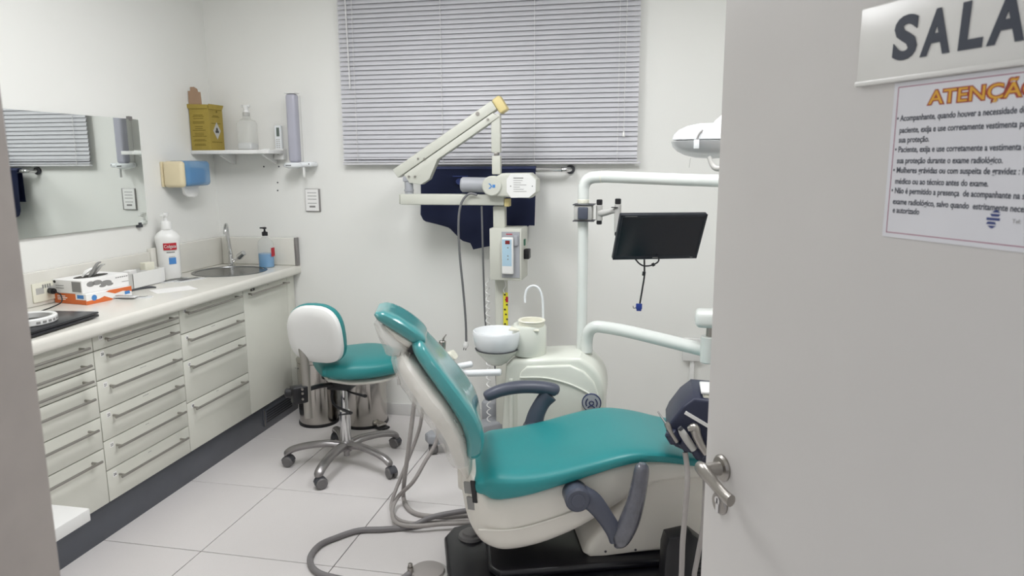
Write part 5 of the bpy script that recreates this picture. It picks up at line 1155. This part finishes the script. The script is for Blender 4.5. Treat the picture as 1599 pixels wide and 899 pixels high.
for lo, hi in (((-W2, H2-0.012), (W2, H2)), ((-W2, -H2), (W2, -H2+0.018)), ((-W2, -H2), (-W2+0.012, H2)), ((W2-0.012, -H2), (W2, H2))): box(b, (lo[0], -0.003, lo[1]), (hi[0], 0.001, hi[1]), 0.001, 1, MM)
obj('bezel', b, 'bezel', mon)
obj('screen', bx((-W2+0.012, -0.001, -H2+0.018), (W2-0.012, 0.0005, H2-0.012), 0, 1, MM), 'screen', mon)
b = B(); [box(b, (-0.014+0.0065*k, -0.0036, -H2+0.006), (-0.009+0.0065*k, -0.0029, -H2+0.0115), 0, 1, MM) for k in range(4)]; box(b, (W2-0.035, -0.0036, -H2+0.006), (W2-0.022, -0.0029, -H2+0.009), 0, 1, MM); box(b, (-W2+0.02, -0.0036, H2-0.0075), (-W2+0.075, -0.0029, H2-0.0055), 0, 1, MM)
obj('print', b, 'print_grey', mon)
obj('mount_neck', sweep(B(), [(j3x, 3.33, clz-0.058), (j3x-0.01, 3.31, clz-0.075), MM @ Vector((0.0, 0.045, 0.02))], 0.014, 10), 'dark_grey', mt)
vc = thing('monitor_cable', 'black video cable with blue plug dangling under the monitor', 'cable', (-0.074, 3.250, 0.936))
obj('cable_loop', sweep(B(), [(-0.095, 3.270, 1.174), (-0.077, 3.270, 1.154), (-0.054, 3.270, 1.143), (-0.020, 3.270, 1.147), (0.006, 3.270, 1.162), (0.011, 3.270, 1.180)], 0.0035, 8), 'black_cable', vc)
obj('cable', sweep(B(), [(-0.054, 3.260, 1.174), (-0.052, 3.260, 1.101), (-0.059, 3.260, 1.041), (-0.069, 3.260, 0.967)], 0.004, 8), 'black_cable', vc)
obj('ferrite', cyl(B(), (-0.019, 3.255, 1.149), (-0.008, 3.255, 1.155), 0.008, 12), 'black_plastic', vc)
obj('ferrite', cyl(B(), (-0.053, 3.255, 1.119), (-0.055, 3.255, 1.101), 0.0075, 12), 'black_plastic', vc)
ve = Vector((-0.072, 3.250, 0.972))
obj('plug', bx((-0.014, -0.007, -0.026), (0.014, 0.007, 0.0), 0.003, 2, Matrix.Translation(ve)), 'vga_blue', vc)
obj('plug_face', bx((-0.011, -0.005, -0.034), (0.011, 0.005, -0.0261), 0.001, 1, Matrix.Translation(ve)), 'vga_blue', vc)
obj('cable_tie', sweep(B(), [ve+Vector((-0.014, 0, -0.02)), ve+Vector((-0.024, 0, -0.022)), ve+Vector((-0.027, 0, -0.012))], 0.0018, 6), 'black_cable', vc)

# ================================================================ operating light (partly behind the door edge)
OL = Vector((0.20, 2.90, 1.665))
ol = thing('operating_light', 'white oval dental operating light with clear visor, partly behind the door edge', 'lamp', OL)
def half_ellipsoid(bm, c, rx, ry, rz0, rz1, n=36, m=10):
    tt = bmesh.new(); rg = []
    for i in range(m+1):
        f_ = i/m; a = -PI/2+PI*f_ if True else 0
        z = math.sin(a); r_ = math.cos(a)**0.8 if math.cos(a) > 0 else 0
        zz = z*(rz1 if z > 0 else rz0)
        if i in (0, m): rg.append([tt.verts.new((c[0], c[1], c[2]+zz))])
        else: rg.append([tt.verts.new((c[0]+rx*r_*math.cos(2*PI*j/n), c[1]+ry*r_*math.sin(2*PI*j/n), c[2]+zz)) for j in range(n)])
    for A_, B_ in zip(rg, rg[1:]):
        for j in range(n):
            k_ = (j+1) % n
            if len(A_) == 1: tt.faces.new((A_[0], B_[j], B_[k_]))
            elif len(B_) == 1: tt.faces.new((A_[j], A_[k_], B_[0]))
            else: tt.faces.new((A_[j], A_[k_], B_[k_], B_[j]))
    bmesh.ops.recalc_face_normals(tt, faces=tt.faces[:]); merge(bm, tt); return bm
obj('top_shell', half_ellipsoid(B(), (OL.x, OL.y, OL.z+0.027), 0.155, 0.11, 0.008, 0.062), 'white_gloss', ol)
obj('reflector', half_ellipsoid(B(), (OL.x, OL.y, OL.z+0.018), 0.150, 0.105, 0.045, 0.004), 'aluminium', ol)
obj('visor', half_ellipsoid(B(), (OL.x, OL.y, OL.z+0.020), 0.158, 0.113, 0.066, 0.004), 'frosted', ol)
ck = obj('shell_seam', sweep(B(), [(0.153, 2.800, 1.723), (0.141, 2.790, 1.709), (0.133, 2.785, 1.690)], 0.004, 8), 'print_grey', ol)
obj('clip', bx(((0.122, 2.790, 1.683)[0], 2.775, (0.123, 2.790, 1.655)[2]), ((0.142, 2.790, 1.683)[0], 2.793, (0.122, 2.790, 1.688)[2]), 0.002), 'white_gloss', ol)
obj('grip', sweep(B(), [(0.180, 2.800, 1.625), (0.192, 2.790, 1.596), (0.208, 2.780, 1.582), (0.244, 2.780, 1.585)], [0.008, 0.009, 0.010, 0.010], 12), 'print_light', ol)
obj('yoke', sweep(B(), [(0.203, 2.920, 1.727), (0.223, 2.920, 1.758), (0.30, 2.93, 1.80), (0.48, 2.95, 1.78), (0.68, 3.10, 1.62), (0.72, 3.11, 1.535)], [0.014, 0.016, 0.018, 0.018, 0.018, 0.018], 12), 'pole_white', ol)
obj('pull_thread', sweep(B(), [(0.115, 2.840, 1.621), (0.113, 2.840, 1.604), (0.111, 2.840, 1.585)], 0.001, 6), 'print_light', ol)

# ================================================================ hoses of the assistant side and foot pedal
zf = 0.011
tag(obj('suction_hose', sweep(B(), [(-0.98, 2.98, 0.68), (-1.048, 2.990, 0.643), (-1.066, 2.990, 0.551), (-1.085, 2.990, 0.426), (-1.105, 2.990, 0.299), (-1.132, 3.000, 0.150), (-1.165, 3.062, 0.020), (-1.110, 2.971, 0.011), (-1.037, 2.922, 0.011), (-0.930, 2.924, 0.011), (-0.803, 2.961, 0.011), (-0.66, 2.93, 0.011), (-0.50, 3.0, 0.011)], 0.0105, 12), 'hose', None, (-0.99, 2.9, 0.0)), 'grey suction hose falling nearest the stool and curling onto the floor', 'hose', 'suction hoses')
tag(obj('suction_hose', sweep(B(), [(-0.95, 3.02, 0.68), (-1.026, 3.050, 0.626), (-1.044, 3.050, 0.532), (-1.063, 3.050, 0.405), (-1.094, 3.050, 0.308), (-1.145, 3.020, 0.172), (-1.178, 2.980, 0.074), (-1.183, 2.945, 0.020), (-1.133, 2.872, 0.011), (-1.054, 2.839, 0.011), (-0.942, 2.867, 0.011), (-0.791, 2.915, 0.011), (-0.64, 2.90, 0.011), (-0.50, 2.95, 0.011)], 0.0085, 12), 'hose', None, (-1.05, 2.9, 0.0)), 'thinner grey suction hose hanging between the other two', 'hose', 'suction hoses')
tag(obj('suction_hose', sweep(B(), [(-0.92, 3.05, 0.66), (-0.960, 3.080, 0.528), (-0.974, 3.080, 0.432), (-0.993, 3.060, 0.312), (-1.036, 3.020, 0.229), (-1.084, 2.980, 0.141), (-1.167, 2.999, 0.050), (-1.163, 2.910, 0.030), (-1.106, 2.801, 0.029), (-1.019, 2.783, 0.029), (-0.899, 2.824, 0.029), (-0.762, 2.862, 0.029), (-0.66, 2.90, 0.029), (-0.50, 2.97, 0.029)], 0.0095, 12), 'hose', None, (-1.0, 2.88, 0.0)), 'grey suction hose emerging low behind the chair back, nearest the chair', 'hose', 'suction hoses')
fh = [(-0.52, 3.02, 0.048), (-0.728, 2.965, 0.048), (-0.850, 2.914, 0.046), (-0.960, 2.850, 0.040), (-1.041, 2.803, 0.013), (-1.145, 2.760, 0.013), (-1.252, 2.728, 0.013), (-1.323, 2.652, 0.013), (-1.364, 2.585, 0.013), (-1.362, 2.494, 0.013), (-1.321, 2.424, 0.013), (-1.265, 2.384, 0.013), (-1.189, 2.367, 0.013), (-1.065, 2.356, 0.013), (-0.949, 2.396, 0.013), (-0.906, 2.431, 0.030)]
tag(obj('pedal_hose', sweep(B(), fh, 0.0125, 14), 'hose_dark', None, (-1.1, 2.6, 0.0)), 'thick darker grey hose looping across the floor tiles to the foot pedal', 'hose')
pc3 = (-0.846, 2.463, 0.020)
pd = thing('foot_pedal', 'round grey foot control on the floor at the bottom of the picture', 'foot pedal', (pc3[0], pc3[1], 0))
obj('base', lathe(B(), [(0, 0.001), (0.085, 0.001), (0.088, 0.008), (0.080, 0.020), (0, 0.022)], T((pc3[0], pc3[1], 0)), 36), 'print_light', pd)
obj('disc', lathe(B(), [(0, 0.022), (0.068, 0.022), (0.064, 0.032), (0.03, 0.038), (0, 0.039)], T((pc3[0], pc3[1], 0)), 36), 'hose', pd)
vv = (-0.908, 2.435, 0.030)
obj('valve', cyl(cyl(B(), (vv[0], vv[1], 0.018), (vv[0], vv[1], 0.052), 0.012, 14), (vv[0], vv[1], 0.052), (vv[0], vv[1], 0.068), 0.009, 12, bev=0.003), 'steel_satin', pd)
# wall box on the back wall with its conduit
t = thing('wall_box', 'white junction box low on the back wall behind the delivery arm', 'wall box', (0.215, 4.18, 0.46))
obj('box', bx((0.165, 4.165, 0.462), (0.275, 4.1995, 0.596), 0.004), 'white_plastic', t)
obj('conduit', bx((0.210, 4.178, 0.079), (0.235, 4.1995, 0.462), 0.002), 'white_plastic', t)
